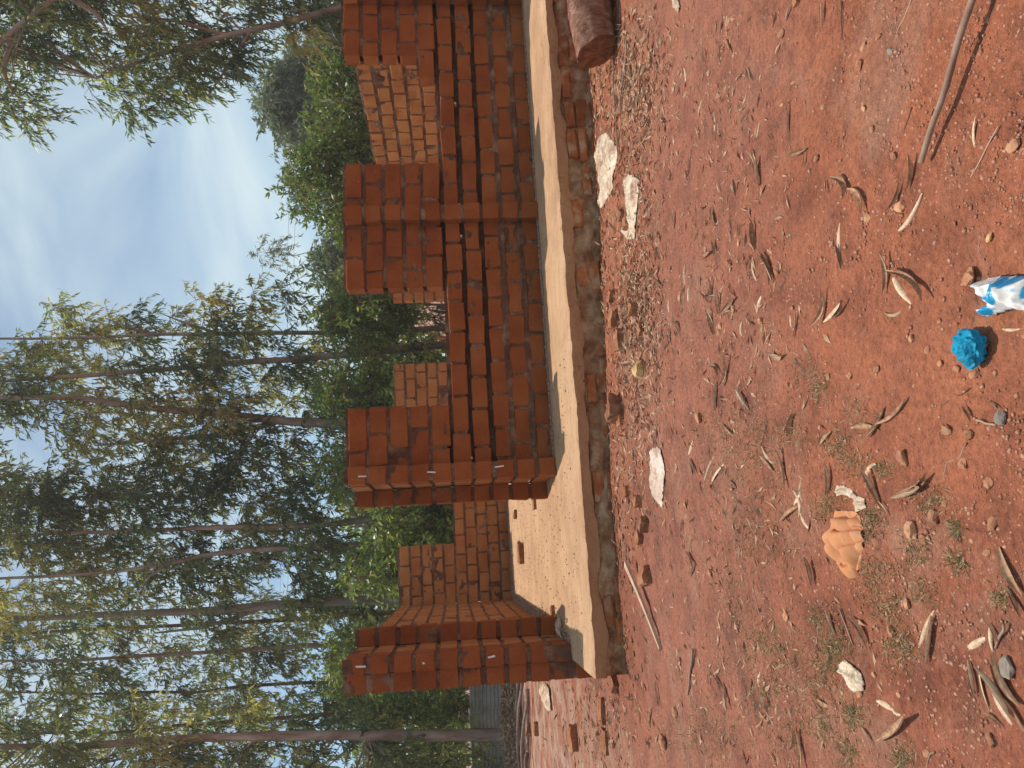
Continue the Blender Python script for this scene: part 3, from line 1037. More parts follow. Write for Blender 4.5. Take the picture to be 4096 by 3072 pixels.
# ------------------------------------------------------------------ trees
def leaf_arrays(pos, dirs, L, Wd, rng):
    n = len(pos)
    dirs = dirs / (np.linalg.norm(dirs, axis=1, keepdims=True) + 1e-9)
    r = rng.normal(size=(n, 3))
    side = np.cross(dirs, r); side /= (np.linalg.norm(side, axis=1, keepdims=True) + 1e-9)
    nor = np.cross(dirs, side)
    L = L[:, None]; Wd = Wd[:, None]
    b = pos
    mid = pos + dirs * L * 0.42 + nor * L * 0.05
    tip = pos + dirs * L - nor * L * rng.uniform(-0.05, 0.12, (n, 1))
    v = np.stack([b, mid + side * Wd * 0.5, tip, mid - side * Wd * 0.5], 1)
    return v.reshape(-1, 3)


def tubes_np(segs, r0, r1, sides=3):
    """thin twigs: segs (n,2,3)"""
    n = len(segs)
    d = segs[:, 1] - segs[:, 0]
    d = d / (np.linalg.norm(d, axis=1, keepdims=True) + 1e-9)
    ref = np.tile(np.array([0.3, 0.9, 0.2]), (n, 1))
    u = np.cross(d, ref); u /= (np.linalg.norm(u, axis=1, keepdims=True) + 1e-9)
    w_ = np.cross(d, u)
    vs = []
    for e, r in ((0, r0), (1, r1)):
        for k in range(sides):
            an = 2 * math.pi * k / sides
            vs.append(segs[:, e] + r * (math.cos(an) * u + math.sin(an) * w_))
    V = np.stack(vs, 1).reshape(-1, 3)
    base = np.arange(n)[:, None] * (2 * sides)
    fs = []
    for k in range(sides):
        k2 = (k + 1) % sides
        fs.append(np.concatenate([base + k, base + k2, base + k2 + sides, base + k + sides], 1))
    return V, np.concatenate(fs, 0)


def crown_mesh(name, clumps, rng, sprigs=8, leaves=13, Ls=(0.15, 0.24), ws=0.17, droop=0.75, sprig_len=(0.5, 0.95), wind=(-0.25, 0, -0.05), tint=(0.35, 0.22), spread=1.0):
    """clumps: list of (centre, radius, tint shift)"""
    PV, PT = [], []
    SEG = []
    for (c, rad, sh) in clumps:
        k = max(2, int(sprigs * rng.uniform(0.75, 1.25)))
        base = c + rng.normal(size=(k, 3)) * rad * 0.42
        d = base - c + rng.normal(size=(k, 3)) * rad * 0.45 * spread
        d[:, 2] -= rad * 0.15
        d += np.array(wind) * rad
        d /= (np.linalg.norm(d, axis=1, keepdims=True) + 1e-9)
        l = rng.uniform(*sprig_len, k)
        m_ = leaves
        t = (np.arange(m_) + rng.uniform(0.2, 0.8, (k, m_))) / m_
        pos = base[:, None, :] + d[:, None, :] * (l[:, None] * t)[..., None]
        pos[..., 2] -= 0.30 * l[:, None] * t * t
        dirs = 0.45 * d[:, None, :] + rng.normal(size=(k, m_, 3)) * 0.50 + np.array([wind[0], wind[1], -droop])
        PV.append((pos.reshape(-1, 3), dirs.reshape(-1, 3)))
        PT.append(np.clip(rng.normal(tint[0] + sh, tint[1], k * m_), 0, 1))
        tipp = base + d * l[:, None]; tipp[:, 2] -= 0.30 * l
        SEG.append(np.stack([base, tipp], 1))
        SEG.append(np.stack([np.repeat(c[None], k, 0), base], 1))
    pos = np.concatenate([p for p, _ in PV]); dirs = np.concatenate([d for _, d in PV])
    ti = np.concatenate(PT)
    L = rng.uniform(Ls[0], Ls[1], len(pos))
    LV = leaf_arrays(pos, dirs, L, L * ws * rng.uniform(0.8, 1.25, len(pos)), rng)
    nF = len(pos)
    LF = np.arange(nF * 4).reshape(nF, 4)
    TV, TF = tubes_np(np.concatenate(SEG), 0.007, 0.003)
    V = np.concatenate([LV, TV]); Fq = np.concatenate([LF, TF + len(LV)])
    me = mesh(name, V, Fq)
    mi = np.zeros(len(Fq), dtype=np.int32); mi[nF:] = 1
    me.polygons.foreach_set('material_index', mi)
    fattr(me, 'tint', np.concatenate([ti, np.zeros(len(TF))]))
    return me


def pt_at(pts, z):
    """point on a trunk polyline at height z"""
    for a, b in zip(pts[:-1], pts[1:]):
        if a[2] <= z <= b[2]:
            t = (z - a[2]) / (b[2] - a[2] + 1e-9)
            return a + (b - a) * t
    return pts[-1] if z > pts[-1][2] else pts[0]


class Tree:
    def __init__(self, name, label, path, D, r, leaf='gum', bark='bark', group=None, forks=(), kw=None, cat='tree'):
        self.name, self.label, self.D, self.leaf, self.bark, self.group, self.cat = name, label, D, leaf, bark, group, cat
        pts = [UV(U, V, D) for U, V in path]
        b = pts[0].copy()
        g = np.array([b[0] + 0.02 * (b[0] - pts[1][0]), b[1], float(gz(b[0], b[1])) - 0.1])
        pts = [g] + pts if b[2] > g[2] + 0.3 else [g] + pts[1:]
        self.pts = pts
        self.r = r
        self.forks = [[UV(U, V, D + 0.4) for U, V in f] for f in forks]
        self.clumps = []
        self.kw = kw or {}

    def finish(self, rng):
        base = self.pts[0]
        root = empty(self.name, tuple(base))
        tag(root, self.label, self.cat, self.group)
        mb = MB()
        # smooth trunk
        fine = []
        P_ = self.pts
        for a, b in zip(P_[:-1], P_[1:]):
            n = max(2, int(np.linalg.norm(b - a) / 0.6))
            for k in range(n):
                fine.append(a + (b - a) * k / n)
        fine.append(P_[-1])
        top = P_[-1][2]
        rr = [self.r * (1.0 - 0.72 * (p[2] - base[2]) / (top - base[2] + 0.01)) * (1.35 if i == 0 else 1.0) for i, p in enumerate(fine)]
        s = int(abs(base[0]) * 37) % 97
        fine2 = [p + np.array([0.05 * float(vnoise(p[2] * 0.6, s)), 0, 0]) - base for p in fine]
        mb.tube(fine2, rr, 9, True, 0.10, s)
        for f in self.forks:
            fp = [pt_at(self.pts, f[0][2])] + list(f[1:])
            n = len(fp)
            mb.tube([p - base for p in fp], [self.r * 0.55 * (1 - 0.75 * k / max(1, n - 1)) for k in range(n)], 6, True, 0.08, s)
        # limbs from trunk to clumps
        for (c, rad, sh, lim) in self.clumps:
            if not lim:
                continue
            h = np.linalg.norm((c - pt_at(self.pts, c[2]))[:2])
            st = pt_at(self.pts, max(base[2] + 0.25 * (top - base[2]), c[2] - 0.55 * h - 0.2))
            md = (st + c) / 2 + np.array([0, 0, 0.10 * h]) + rng.normal(size=3) * 0.10
            r0 = min(self.r * 0.25, 0.009 + 0.006 * h)
            mb.tube([st - base, md - base, c - base], [r0, r0 * 0.7, 0.006], 4, False)
        mb.build('trunk', M[self.bark], root, None, True)
        if self.clumps:
            me = crown_mesh('crown', [(c - base, rad, sh) for c, rad, sh, _ in self.clumps], rng, **self.kw)
            link('crown', me, [M[self.leaf], M['bark_dark']], root)
        return root


TR = []
def T(*a, **k):
    t = Tree(*a, **k); TR.append(t); return t


GG = 'gum trees behind the building'
gum = dict(sprigs=9, leaves=14, Ls=(0.14, 0.25), ws=0.23, sprig_len=(0.30, 0.62))
T('gum_tree', 'pale thick gum trunk nearest the leaf heap, reddish scars on its bark', [(134, 2005), (129, 1400), (122, 775), (109, 581), (77, 258), (80, 0), (95, -420)], 19.5, 0.165, forks=[[(118, 700), (60, 560), (20, 420)], [(100, 330), (40, 200), (-10, 90)]], kw=gum)
T('gum_tree', 'thin dark gum trunk leaning right, next to the thick pale trunk', [(214, 1500), (210, 1189), (175, 800), (142, 420), (130, 0), (120, -350)], 25, 0.085, bark='bark_dark', kw=gum)
T('gum_tree', 'slim dark gum tree behind the corner pier, half lost in foliage', [(345, 1500), (329, 982), (303, 775), (300, 300), (310, -250)], 27, 0.08, bark='bark_dark', kw=gum)
T('gum_tree', 'slim gum tree rising behind the top of the corner pier, pale lower trunk', [(500, 1500), (492, 1225), (470, 1000), (436, 450), (430, -50), (430, -300)], 25, 0.10, leaf='gum_gold', kw=gum)
T('gum_tree', 'broad grey gum trunk seen above the left of the rear wall', [(678, 1560), (671, 1400), (640, 1000), (626, 859), (615, 500), (600, 100), (600, -300)], 24, 0.19, bark='bark_grey', forks=[[(640, 1050), (600, 940), (560, 800), (540, 620)]], kw=gum)
T('gum_tree', 'reddish slender gum trunk just beside the broad grey trunk', [(618, 1560), (613, 1400), (584, 956), (560, 500), (540, 50), (540, -250)], 29, 0.11, bark='bark_dark', leaf='gum_gold', kw=gum)
T('gum_tree', 'gum tree leaning left above the doorway, its trunk splitting low', [(905, 1810), (891, 1357), (859, 904), (823, 710), (788, 452), (760, 100), (740, -250)], 22, 0.10, forks=[[(862, 900), (880, 1000), (893, 1150)], [(823, 710), (770, 600), (700, 560)]], kw=gum)
T('gum_tree', 'straight gum trunk above the doorway beside the front pier', [(1000, 1810), (982, 1344), (959, 775), (943, 452), (933, 0), (930, -350)], 22, 0.105, kw=gum)
T('gum_tree', 'forked gum tree rising behind the wall left of the open window gap', [(1372, 1700), (1369, 1380), (1384, 1127), (1410, 900), (1426, 690), (1439, 560), (1477, 300), (1480, 0), (1485, -300)], 22.5, 0.17, forks=[[(1384, 1127), (1335, 900), (1320, 740), (1306, 560), (1290, 380)]], leaf='gum_gold', kw=gum)
T('gum_tree', 'gum tree with peeling pale bark standing in the open window gap', [(1695, 1795), (1660, 1390), (1638, 1200), (1616, 850), (1591, 630), (1566, 250), (1547, 0), (1540, -300)], 23, 0.13, forks=[[(1655, 1400), (1700, 1700), (1700, 1790)]], kw=gum)
T('gum_tree', 'slender gum tree at the edge of the open sky, leaves blown sideways', [(1755, 1790), (1746, 1329), (1733, 791), (1724, 316), (1720, -50), (1715, -250)], 24, 0.095, forks=[[(1735, 900), (1780, 740), (1820, 640)], [(1730, 650), (1760, 520), (1800, 420)]], kw=gum)
# right-hand side
T('gum_tree', 'leaning gum tree overhanging the right end of the brick wall', [(3085, 1500), (3040, 1354), (2952, 1012), (2851, 633), (2760, 380)], 20, 0.12, forks=[[(2952, 1012), (2880, 960), (2790, 900), (2700, 840)], [(2900, 800), (2800, 720), (2720, 640)], [(2930, 930), (2990, 700), (3010, 450)]], kw=dict(sprigs=8, leaves=13, Ls=(0.15, 0.26), ws=0.23, sprig_len=(0.35, 0.65), wind=(-0.35, 0, -0.15)))
T('gum_tree', 'gum tree in the picture corner, curved pale trunk bending over the sky', [(3250, 1400), (3230, 900), (3150, 450), (3072, 215), (2960, 70), (2895, 0), (2780, -150)], 18, 0.15, forks=[[(2960, 70), (2890, 40), (2800, 12), (2740, 30), (2685, 70)], [(3100, 300), (3020, 380), (2950, 430)]], bark='bark_grey', kw=dict(sprigs=8, leaves=13, Ls=(0.15, 0.24), ws=0.23, sprig_len=(0.35, 0.65), wind=(-0.30, 0, -0.1)))

rng = np.random.default_rng(5)
left_poly = [(-250, 2000), (-250, -420), (1300, -420), (1755, -380), (1760, 0), (1806, 63), (1868, 253), (1895, 411), (1831, 506), (1855, 633), (1895, 665), (1955, 791), (1975, 886), (1975, 981), (1990, 1139), (1945, 1234), (1975, 1340), (1960, 1800), (1300, 1800), (900, 1800), (600, 1560), (260, 1900)]
left_poly = [(u - 105 if u > 1700 and v < 1300 else u, v) for u, v in left_poly]
holes = [(1300, 60, 125, 190), (1240, 250, 75, 60), (1120, 355, 75, 50), (1270, 1160, 60, 60), (968, 740, 85, 75), (680, 640, 60, 45), (395, 530, 70, 45), (70, 500, 55, 60), (55, 1180, 60, 75), (690, 1120, 70, 55), (800, 30, 75, 60), (1640, 860, 45, 40), (1690, 370, 60, 40), (900, 900, 45, 60), (830, 300, 40, 40), (1010, 480, 45, 40), (560, 1130, 40, 35), (1740, 1180, 40, 30), (330, 1010, 40, 30), (250, 620, 40, 45), (1480, 1010, 40, 30), (1590, 1060, 40, 30)]


def inside(poly, x, y):
    c = False
    n = len(poly)
    for i in range(n):
        x1, y1 = poly[i]; x2, y2 = poly[(i + 1) % n]
        if (y1 > y) != (y2 > y) and x < (x2 - x1) * (y - y1) / (y2 - y1) + x1:
            c = not c
    return c


def add_masses(poly, trees, n, sep, sub, sig, rad, holes=(), dj=1.2, shf=None, tv=0.26):
    """big uneven leaf masses, each of several clumps, hung on the nearest trunk"""
    xs = [p[0] for p in poly]; ys = [p[1] for p in poly]
    tr_uv = [[(3072 - shot(p)[1], shot(p)[0]) for p in t.pts] for t in trees]
    got = []; tries = 0
    while len(got) < n and tries < n * 60:
        tries += 1
        U = rng.uniform(min(xs), max(xs)); V = rng.uniform(min(ys), max(ys))
        if not inside(poly, U, V) or any(((U - hx) / hu) ** 2 + ((V - hy) / hv) ** 2 < 1.15 for hx, hy, hu, hv in holes):
            continue
        if any((U - a) ** 2 + (V - b) ** 2 < sep * sep for a, b in got):
            continue
        got.append((U, V))
        best = None
        for t, uv in zip(trees, tr_uv):
            du = min(abs(U - u) + 0.35 * abs(V - v) for u, v in uv) * rng.uniform(0.7, 1.35)
            if best is None or du < best[0]:
                best = (du, t)
        t = best[1]
        D = t.D + 0.6 + rng.normal() * dj * 0.5
        c = UV(U, V, D)
        sh = rng.normal() * tv + (shf(U, V) if shf else 0)
        k = max(2, int(sub * rng.uniform(0.6, 1.4)))
        for j in range(k):
            cc = c + rng.normal(size=3) * np.array([sig, sig, sig * 0.8])
            if cc[2] > 0.6:
                t.clumps.append((cc, rad * rng.uniform(0.8, 1.2), sh, j == 0))


def add_clumps(poly, trees, n, rad, sep, holes=(), dj=1.6, vmax=None, dens=None, shf=None):
    got = []
    tries = 0
    xs = [p[0] for p in poly]; ys = [p[1] for p in poly]
    tr_uv = []
    for t in trees:
        tr_uv.append([(3072 - shot(p)[1], shot(p)[0]) for p in t.pts])
    while len(got) < n and tries < n * 40:
        tries += 1
        U = rng.uniform(min(xs), max(xs)); V = rng.uniform(min(ys), max(ys))
        if not inside(poly, U, V):
            continue
        if any(((U - hx) / hu) ** 2 + ((V - hy) / hv) ** 2 < 1 for hx, hy, hu, hv in holes):
            continue
        if any((U - a) ** 2 + (V - b) ** 2 < sep * sep for a, b in got):
            continue
        best = None
        for t, uv in zip(trees, tr_uv):
            # distance to the trunk at that height (trunks run on upward)
            du = min(abs(U - u) + 0.35 * abs(V - v) for u, v in uv)
            du *= rng.uniform(0.7, 1.35)
            if best is None or du < best[0]:
                best = (du, t)
        t = best[1]
        got.append((U, V))
        D = t.D + 0.7 + rng.normal() * dj * 0.55
        c = UV(U, V, D)
        if c[2] < 0.6:
            continue
        sh = 0.10 * float(vnoise(U / 160, V / 160, 0, 3)) + (shf(U, V) if shf else 0)
        t.clumps.append((c, rad * rng.uniform(0.8, 1.2), sh, rng.random() < 0.3))


lt = TR[:11]
sunlit_gold = lambda U, V: 0.02 + 0.30 * math.exp(-(((U - 1330) / 200) ** 2 + ((V - 420) / 260) ** 2)) + 0.28 * math.exp(-(((U - 620) / 250) ** 2 + ((V - 200) / 180) ** 2)) + 0.15 * math.exp(-(((U - 1700) / 150) ** 2 + ((V - 150) / 200) ** 2))  # sunlit golden highlights put into the tint of these leaf masses
add_masses(left_poly, lt, 300, 86, 6, 0.34, 0.42, holes, shf=sunlit_gold)
right_poly = [(3150, -300), (3150, 1250), (2990, 1330), (2840, 1010), (2740, 1010), (2660, 930), (2590, 820), (2600, 640), (2580, 600), (2690, 480), (2760, 330), (2790, 290), (2900, 280), (2960, 180), (2790, 200), (2730, 110), (2850, 0), (2850, -300)]
right_poly = [(u + 60 if u < 2850 else u, v) for u, v in right_poly]
rh = [(2870, 560, 60, 40), (2950, 1080, 60, 100), (2850, 890, 60, 50), (3040, 620, 40, 60)]
add_masses(right_poly, TR[11:12], 44, 92, 5, 0.30, 0.36, rh)
corner_poly = [(3150, -300), (3150, 330), (2930, 240), (2880, 190), (2880, 60), (2830, 0), (2800, -300)]
add_masses(corner_poly, TR[12:13], 15, 92, 5, 0.28, 0.34)
add_clumps([(2700, -60), (2700, 130), (2610, 150), (2590, 60), (2620, -120)], TR[12:13], 12, 0.34, 30)
for t in TR:
    t.finish(rng)

# mango trees, the pale far trees, undergrowth
TR2 = []


def bushy(name, label, cat, path, D, r, poly, n, rad, sep, leaf, bark, kw, group=None, forks=(), dj=1.5, holes=()):
    t = Tree(name, label, path, D, r, leaf, bark, group, forks, kw, cat)
    add_clumps(poly, [t], n, rad, sep, holes, dj)
    t.finish(rng)
    return t


mk = dict(sprigs=10, leaves=12, Ls=(0.12, 0.20), ws=0.32, droop=0.25, sprig_len=(0.22, 0.42), wind=(0, 0, 0.05), tint=(0.52, 0.25))
bushy('mango_tree', 'dense round mango tree with yellow-green new leaves above the window pier', 'tree', [(2300, 1700), (2295, 1480), (2290, 1250)], 20, 0.14,
      [(2480, 1390), (2520, 1270), (2470, 1225), (2420, 1195), (2370, 1160), (2300, 1150), (2245, 1180), (2205, 1225), (2165, 1295), (2140, 1365), (2140, 1430), (2480, 1560)], 100, 0.34, 24, 'mango', 'bark_grey', mk, forks=[[(2295, 1400), (2380, 1300), (2420, 1230)]])
bushy('mango_tree', 'darker mango tree with reddish shoots filling the right-hand window gap', 'tree', [(2660, 1700), (2665, 1440), (2670, 1280)], 21, 0.13,
      [(2850, 1420), (2860, 1330), (2830, 1285), (2790, 1265), (2720, 1270), (2640, 1265), (2590, 1290), (2540, 1280), (2470, 1350), (2450, 1560), (2850, 1560)], 100, 0.34, 24, 'mango', 'bark_grey', mk, forks=[[(2665, 1420), (2740, 1360), (2790, 1290)]])
fk = dict(sprigs=15, leaves=14, Ls=(0.28, 0.44), ws=0.26, droop=0.5, sprig_len=(0.6, 1.0), wind=(-0.1, 0, 0), tint=(0.45, 0.25))
bushy('far_tree', 'hazy grey-green tree behind the mango trees', 'tree', [(2700, 1650), (2690, 1400), (2680, 1200)], 42, 0.25,
      [(2500, 1290), (2500, 1190), (2540, 1130), (2580, 1085), (2630, 1065), (2700, 1045), (2750, 1095), (2790, 1125), (2830, 1170), (2870, 1250), (2800, 1380), (2560, 1380)], 150, 0.62, 16, 'far', 'bark_grey', fk, holes=[(2640, 1180, 25, 20), (2740, 1160, 20, 20)])
bushy('far_tree', 'pale far tree at the right end of the wall top', 'tree', [(3000, 1650), (2990, 1380), (2985, 1300)], 40, 0.2,
      [(2890, 1420), (2900, 1290), (2960, 1270), (3040, 1300), (3090, 1250), (3090, 1420)], 30, 0.9, 26, 'far', 'bark_grey', fk)
bushy('far_tree', 'lone thin tree with one small tuft against the sky', 'tree', [(2060, 1680), (2066, 1330), (2068, 1250), (2052, 1180), (2062, 1135), (2068, 1080)], 40, 0.055,
      [(2035, 1130), (2030, 1080), (2060, 1030), (2085, 1060), (2080, 1130)], 7, 0.5, 18, 'far', 'bark_grey', dict(sprigs=7, leaves=12, Ls=(0.2, 0.3), ws=0.22, droop=0.5, sprig_len=(0.5, 0.8), wind=(0, 0, 0)))
bushy('far_tree', 'low far tree just right of the gum grove, beside the thin lone tree', 'tree', [(2050, 1700), (2040, 1450), (2035, 1380)], 34, 0.12,
      [(1960, 1420), (1980, 1300), (2030, 1275), (2080, 1290), (2110, 1370), (2110, 1450)], 24, 0.7, 24, 'gum_grey', 'bark_grey', fk)
sk = dict(sprigs=9, leaves=12, Ls=(0.11, 0.20), ws=0.34, droop=0.25, sprig_len=(0.25, 0.5), wind=(0, 0, 0.05), tint=(0.5, 0.28))
SH = [
    ('leafy shrub low behind the fence at the far left of the yard', (40, 1960), [(-60, 1840), (-60, 1480), (20, 1420), (95, 1480), (95, 1840)], 24, 50),
    ('bright shrub between the two leftmost gum trunks, above the sheet metal', (215, 1960), [(165, 1840), (165, 1450), (240, 1400), (320, 1450), (320, 1840)], 24, 70),
    ('tall leafy shrub directly behind the corner pier', (420, 1900), [(310, 1800), (310, 1330), (420, 1270), (520, 1340), (540, 1800)], 20, 70),
    ('green shrub above the tall part of the rear wall', (760, 1820), [(720, 1780), (720, 1430), (780, 1390), (850, 1430), (850, 1780)], 18.5, 50),
    ('shrub with fresh green leaves in the rear doorway gap', (960, 1840), [(850, 1830), (860, 1560), (930, 1480), (1060, 1500), (1120, 1560), (1120, 1830)], 17.2, 60),
    ('dark shrub left of the forked gum, behind the entrance pier', (1200, 1800), [(1120, 1750), (1130, 1320), (1200, 1270), (1280, 1300), (1300, 1750)], 19, 55),
    ('dark green bush at the left side of the open window gap', (1480, 1830), [(1400, 1810), (1400, 1330), (1480, 1270), (1560, 1330), (1590, 1810)], 19, 90),
    ('green bush at the right side of the open window gap', (1850, 1830), [(1720, 1560), (1730, 1330), (1800, 1270), (1880, 1300), (1940, 1400), (1940, 1640), (1850, 1640)], 19.5, 70),
]
for lab, bp, poly, D, n in SH:
    bushy('shrub', lab, 'shrub', [(bp[0], bp[1]), (bp[0] + 8, (bp[1] + 1500) / 2), (bp[0] + 5, 1400)], D, 0.045, poly, n, 0.36, 24, 'shrub', 'bark_dark', sk, 'shrubs under the gum trees')

# fern-like fronds by the rear gap
fr_base = UV(955, 1905, 17.5)
fr_base[2] = float(gz(fr_base[0], fr_base[1]))
fe = empty('fern', tuple(fr_base))
tag(fe, 'light green feathery fronds just beyond the low rear wall', 'plant')
for k in range(7):
    an = 0.3 + k * 0.42
    mb = MB()
    L = 1.5 + 0.3 * math.sin(k * 2.1)
    pts = [np.array([math.cos(an) * 0.55 * L * t, 0.3 * math.sin(an * 2) * t, L * t * (1.0 - 0.35 * t)]) for t in np.linspace(0, 1, 9)]
    mb.tube(pts, [0.012 * (1 - 0.08 * i) for i in range(9)], 4)
    for i in range(2, 9):
        for s_ in (-1, 1):
            p = pts[i]; q = pts[i - 1]
            dr = p - q; dr = dr / np.linalg.norm(dr)
            si = np.cross(dr, [0, 1, 0.2]); si /= np.linalg.norm(si)
            ll = 0.26 * math.sin(math.pi * (i + 0.5) / 10)
            for h_ in (0, 0.5):
                b_ = q + (p - q) * h_
                tip = b_ + s_ * si * ll + dr * 0.10
                wv = dr * 0.022
                mb.add([b_ - wv, b_ + wv, tip], [(0, 1, 2)])
    me = mesh('frond', mb.v, mb.f)
    fattr(me, 'tint', np.full(len(me.polygons), 0.3 + 0.08 * k))
    link('frond', me, M['fern'], fe)

# far wood closing the view under the trees
cl = []
for k in range(260):
    U = rng.uniform(-700, 3800); V = rng.uniform(1420, 1800)
    if 1960 < U < 3100:
        V = rng.uniform(1520, 1800)
    cl.append((UV(U, V, rng.uniform(46, 60)), 1.5, 0.0))
me = crown_mesh('far_wood', cl, rng, sprigs=10, leaves=12, Ls=(0.5, 0.8), ws=0.4, droop=0.3, sprig_len=(1.0, 1.8), wind=(0, 0, 0), tint=(0.4, 0.25))
tag(link('far_wood', me, [M['shrub'], M['bark_dark']]), 'mass of low green woodland beyond the building', 'wood', kind='stuff')

# ------------------------------------------------------------------ far house, power lines, sheet-metal fence
hp = UV(1830, 1790, 27)
house = empty('far_house', (hp[0], hp[1], 0), 0.0)
tag(house, 'small house with faded red sheet roof glimpsed through the window gap', 'house')
zr = hp[2]
mb = MB(); mb.box(-0.2, 6.0, 0.4, 5.4, 0, zr + 0.25); mb.build('wall', M['house_wall'], house)
mb = MB()
nn = 80
xs = np.linspace(-0.9, 6.4, nn)
for (y0, z0_, y1, z1_) in ((0.0, zr + 0.05, 2.9, zr + 1.25), (5.9, zr + 0.05, 2.9, zr + 1.25)):
    g = np.zeros((nn, 2, 3))
    g[:, 0, 0] = xs; g[:, 1, 0] = xs + 0.6
    wv = 0.03 * np.sin(np.arange(nn) * math.pi / 2)
    g[:, 0, 1] = y0; g[:, 1, 1] = y1; g[:, 0, 2] = z0_ + wv; g[:, 1, 2] = z1_ + wv
    mb.grid(g)
rf = mb.build('roof', M['tin_red'], house)
sm = rf.modifiers.new('thick', 'SOLIDIFY'); sm.thickness = 0.02
rf.rotation_euler = (0, 0, 0)

for lab, pts in (('upper thin power line crossing the open sky', [(700, 1120, 60), (1500, 1150, 60), (2060, 1150, 60), (2230, 1156, 60), (2900, 1150, 62), (3300, 1120, 64)]),
                 ('lower thin power line crossing the open sky', [(700, 1150, 60), (1500, 1176, 60), (2060, 1176, 60), (2230, 1182, 60), (2900, 1180, 62), (3300, 1150, 64)]),
                 ('slanting power line near the leaning gum tree', [(3300, 820, 55), (2977, 1100, 55), (2806, 1250, 55), (2500, 1500, 55)])):
    q = [UV(*p) for p in pts]
    mb = MB(); mb.tube([p - q[0] for p in q], [0.013] * len(q), 5)
    o = mb.build('power_line', M['wire'], None, tuple(q[0]))
    tag(o, lab, 'wire', 'power lines')

fp0 = UV(-220, 1960, 21.5); fp1 = UV(330, 1960, 21.0)
dv = fp1 - fp0; dv[2] = 0; flen = np.linalg.norm(dv); dv /= flen
ztop = UV(150, 1882, 21.3)[2]
fen = empty('sheet_metal_fence', (fp0[0], fp0[1], 0), math.atan2(dv[1], dv[0]))
tag(fen, 'low grey corrugated sheet-metal fence behind the leaf heap', 'fence')
x = 0.0; k = 0
while x < flen:
    wd = 1.75
    n = 61
    g = np.zeros((4, n, 3))
    zz_ = np.linspace(0, ztop + 0.02 * math.sin(k * 1.7), n)
    for j in range(4):
        g[j, :, 0] = wd * j / 3
        g[j, :, 1] = 0.028 * np.sin(zz_ / 0.105 * 2 * math.pi) + (0.014 if k % 2 else 0)
        g[j, :, 2] = zz_
    mb = MB(); mb.grid(g)
    o = mb.build('metal_sheet', M['sheet_metal'], fen, (x, 0, 0), True)
    o.rotation_euler = (random.gauss(0, .02), random.gauss(0, .012), 0)
    x += wd - 0.05; k += 1
for xq in np.arange(0.2, flen, 1.7):
    mb = MB(); mb.tube([(xq, 0.07, -0.1), (xq + 0.02, 0.07, ztop - 0.05)], [0.04, 0.035], 7)
    mb.build('post', M['bark_dark'], fen, None, True)

# heap of dry leaves and the poles lying in front of it
hc = UV(60, 2060, 16.8); hc[2] = float(gz(hc[0], hc[1]))
nn = 64
g = np.zeros((nn, nn, 3))
uu = np.linspace(-1, 1, nn)
XX, YY = np.meshgrid(uu * 2.3, uu * 1.5, indexing='ij')
hh = 0.50 * np.clip(1 - (XX / 2.25) ** 2 - (YY / 1.45) ** 2, 0, 1) ** 0.7 * (0.75 + 0.45 * fbm(XX * 1.3, YY * 1.3, 0, 3, 91))
g[..., 0] = XX; g[..., 1] = YY; g[..., 2] = hh - 0.03
lp = link('leaf_heap', mesh('leaf_heap', g.reshape(-1, 3), np.stack([np.arange(nn * nn).reshape(nn, nn)[:-1, :-1], np.arange(nn * nn).reshape(nn, nn)[1:, :-1], np.arange(nn * nn).reshape(nn, nn)[1:, 1:], np.arange(nn * nn).reshape(nn, nn)[:-1, 1:]], -1).reshape(-1, 4), True), M['mound'], None, tuple(hc))
tag(lp, 'long heap of dry brown leaves in front of the sheet-metal fence', 'leaf heap')
N = 5200
px = rng.uniform(-2.2, 2.2, N); py = rng.uniform(-1.4, 0.9, N)
ok = (px / 2.25) ** 2 + (py / 1.45) ** 2 < 1
px, py = px[ok], py[ok]
pz = 0.50 * np.clip(1 - (px / 2.25) ** 2 - (py / 1.45) ** 2, 0, 1) ** 0.7 * (0.75 + 0.45 * fbm(px * 1.3, py * 1.3, 0, 3, 91)) + 0.005
pos = np.stack([px, py, pz], 1)
dirs = rng.normal(size=(len(px), 3)) * np.array([1, 1, 0.45])
L = rng.uniform(0.07, 0.15, len(px))
me = mesh('heap_leaves', leaf_arrays(pos, dirs, L, L * 0.38, rng), np.arange(len(px) * 4).reshape(-1, 4))
tag(link('heap_leaves', me, M['heap'], lp), kind='stuff')

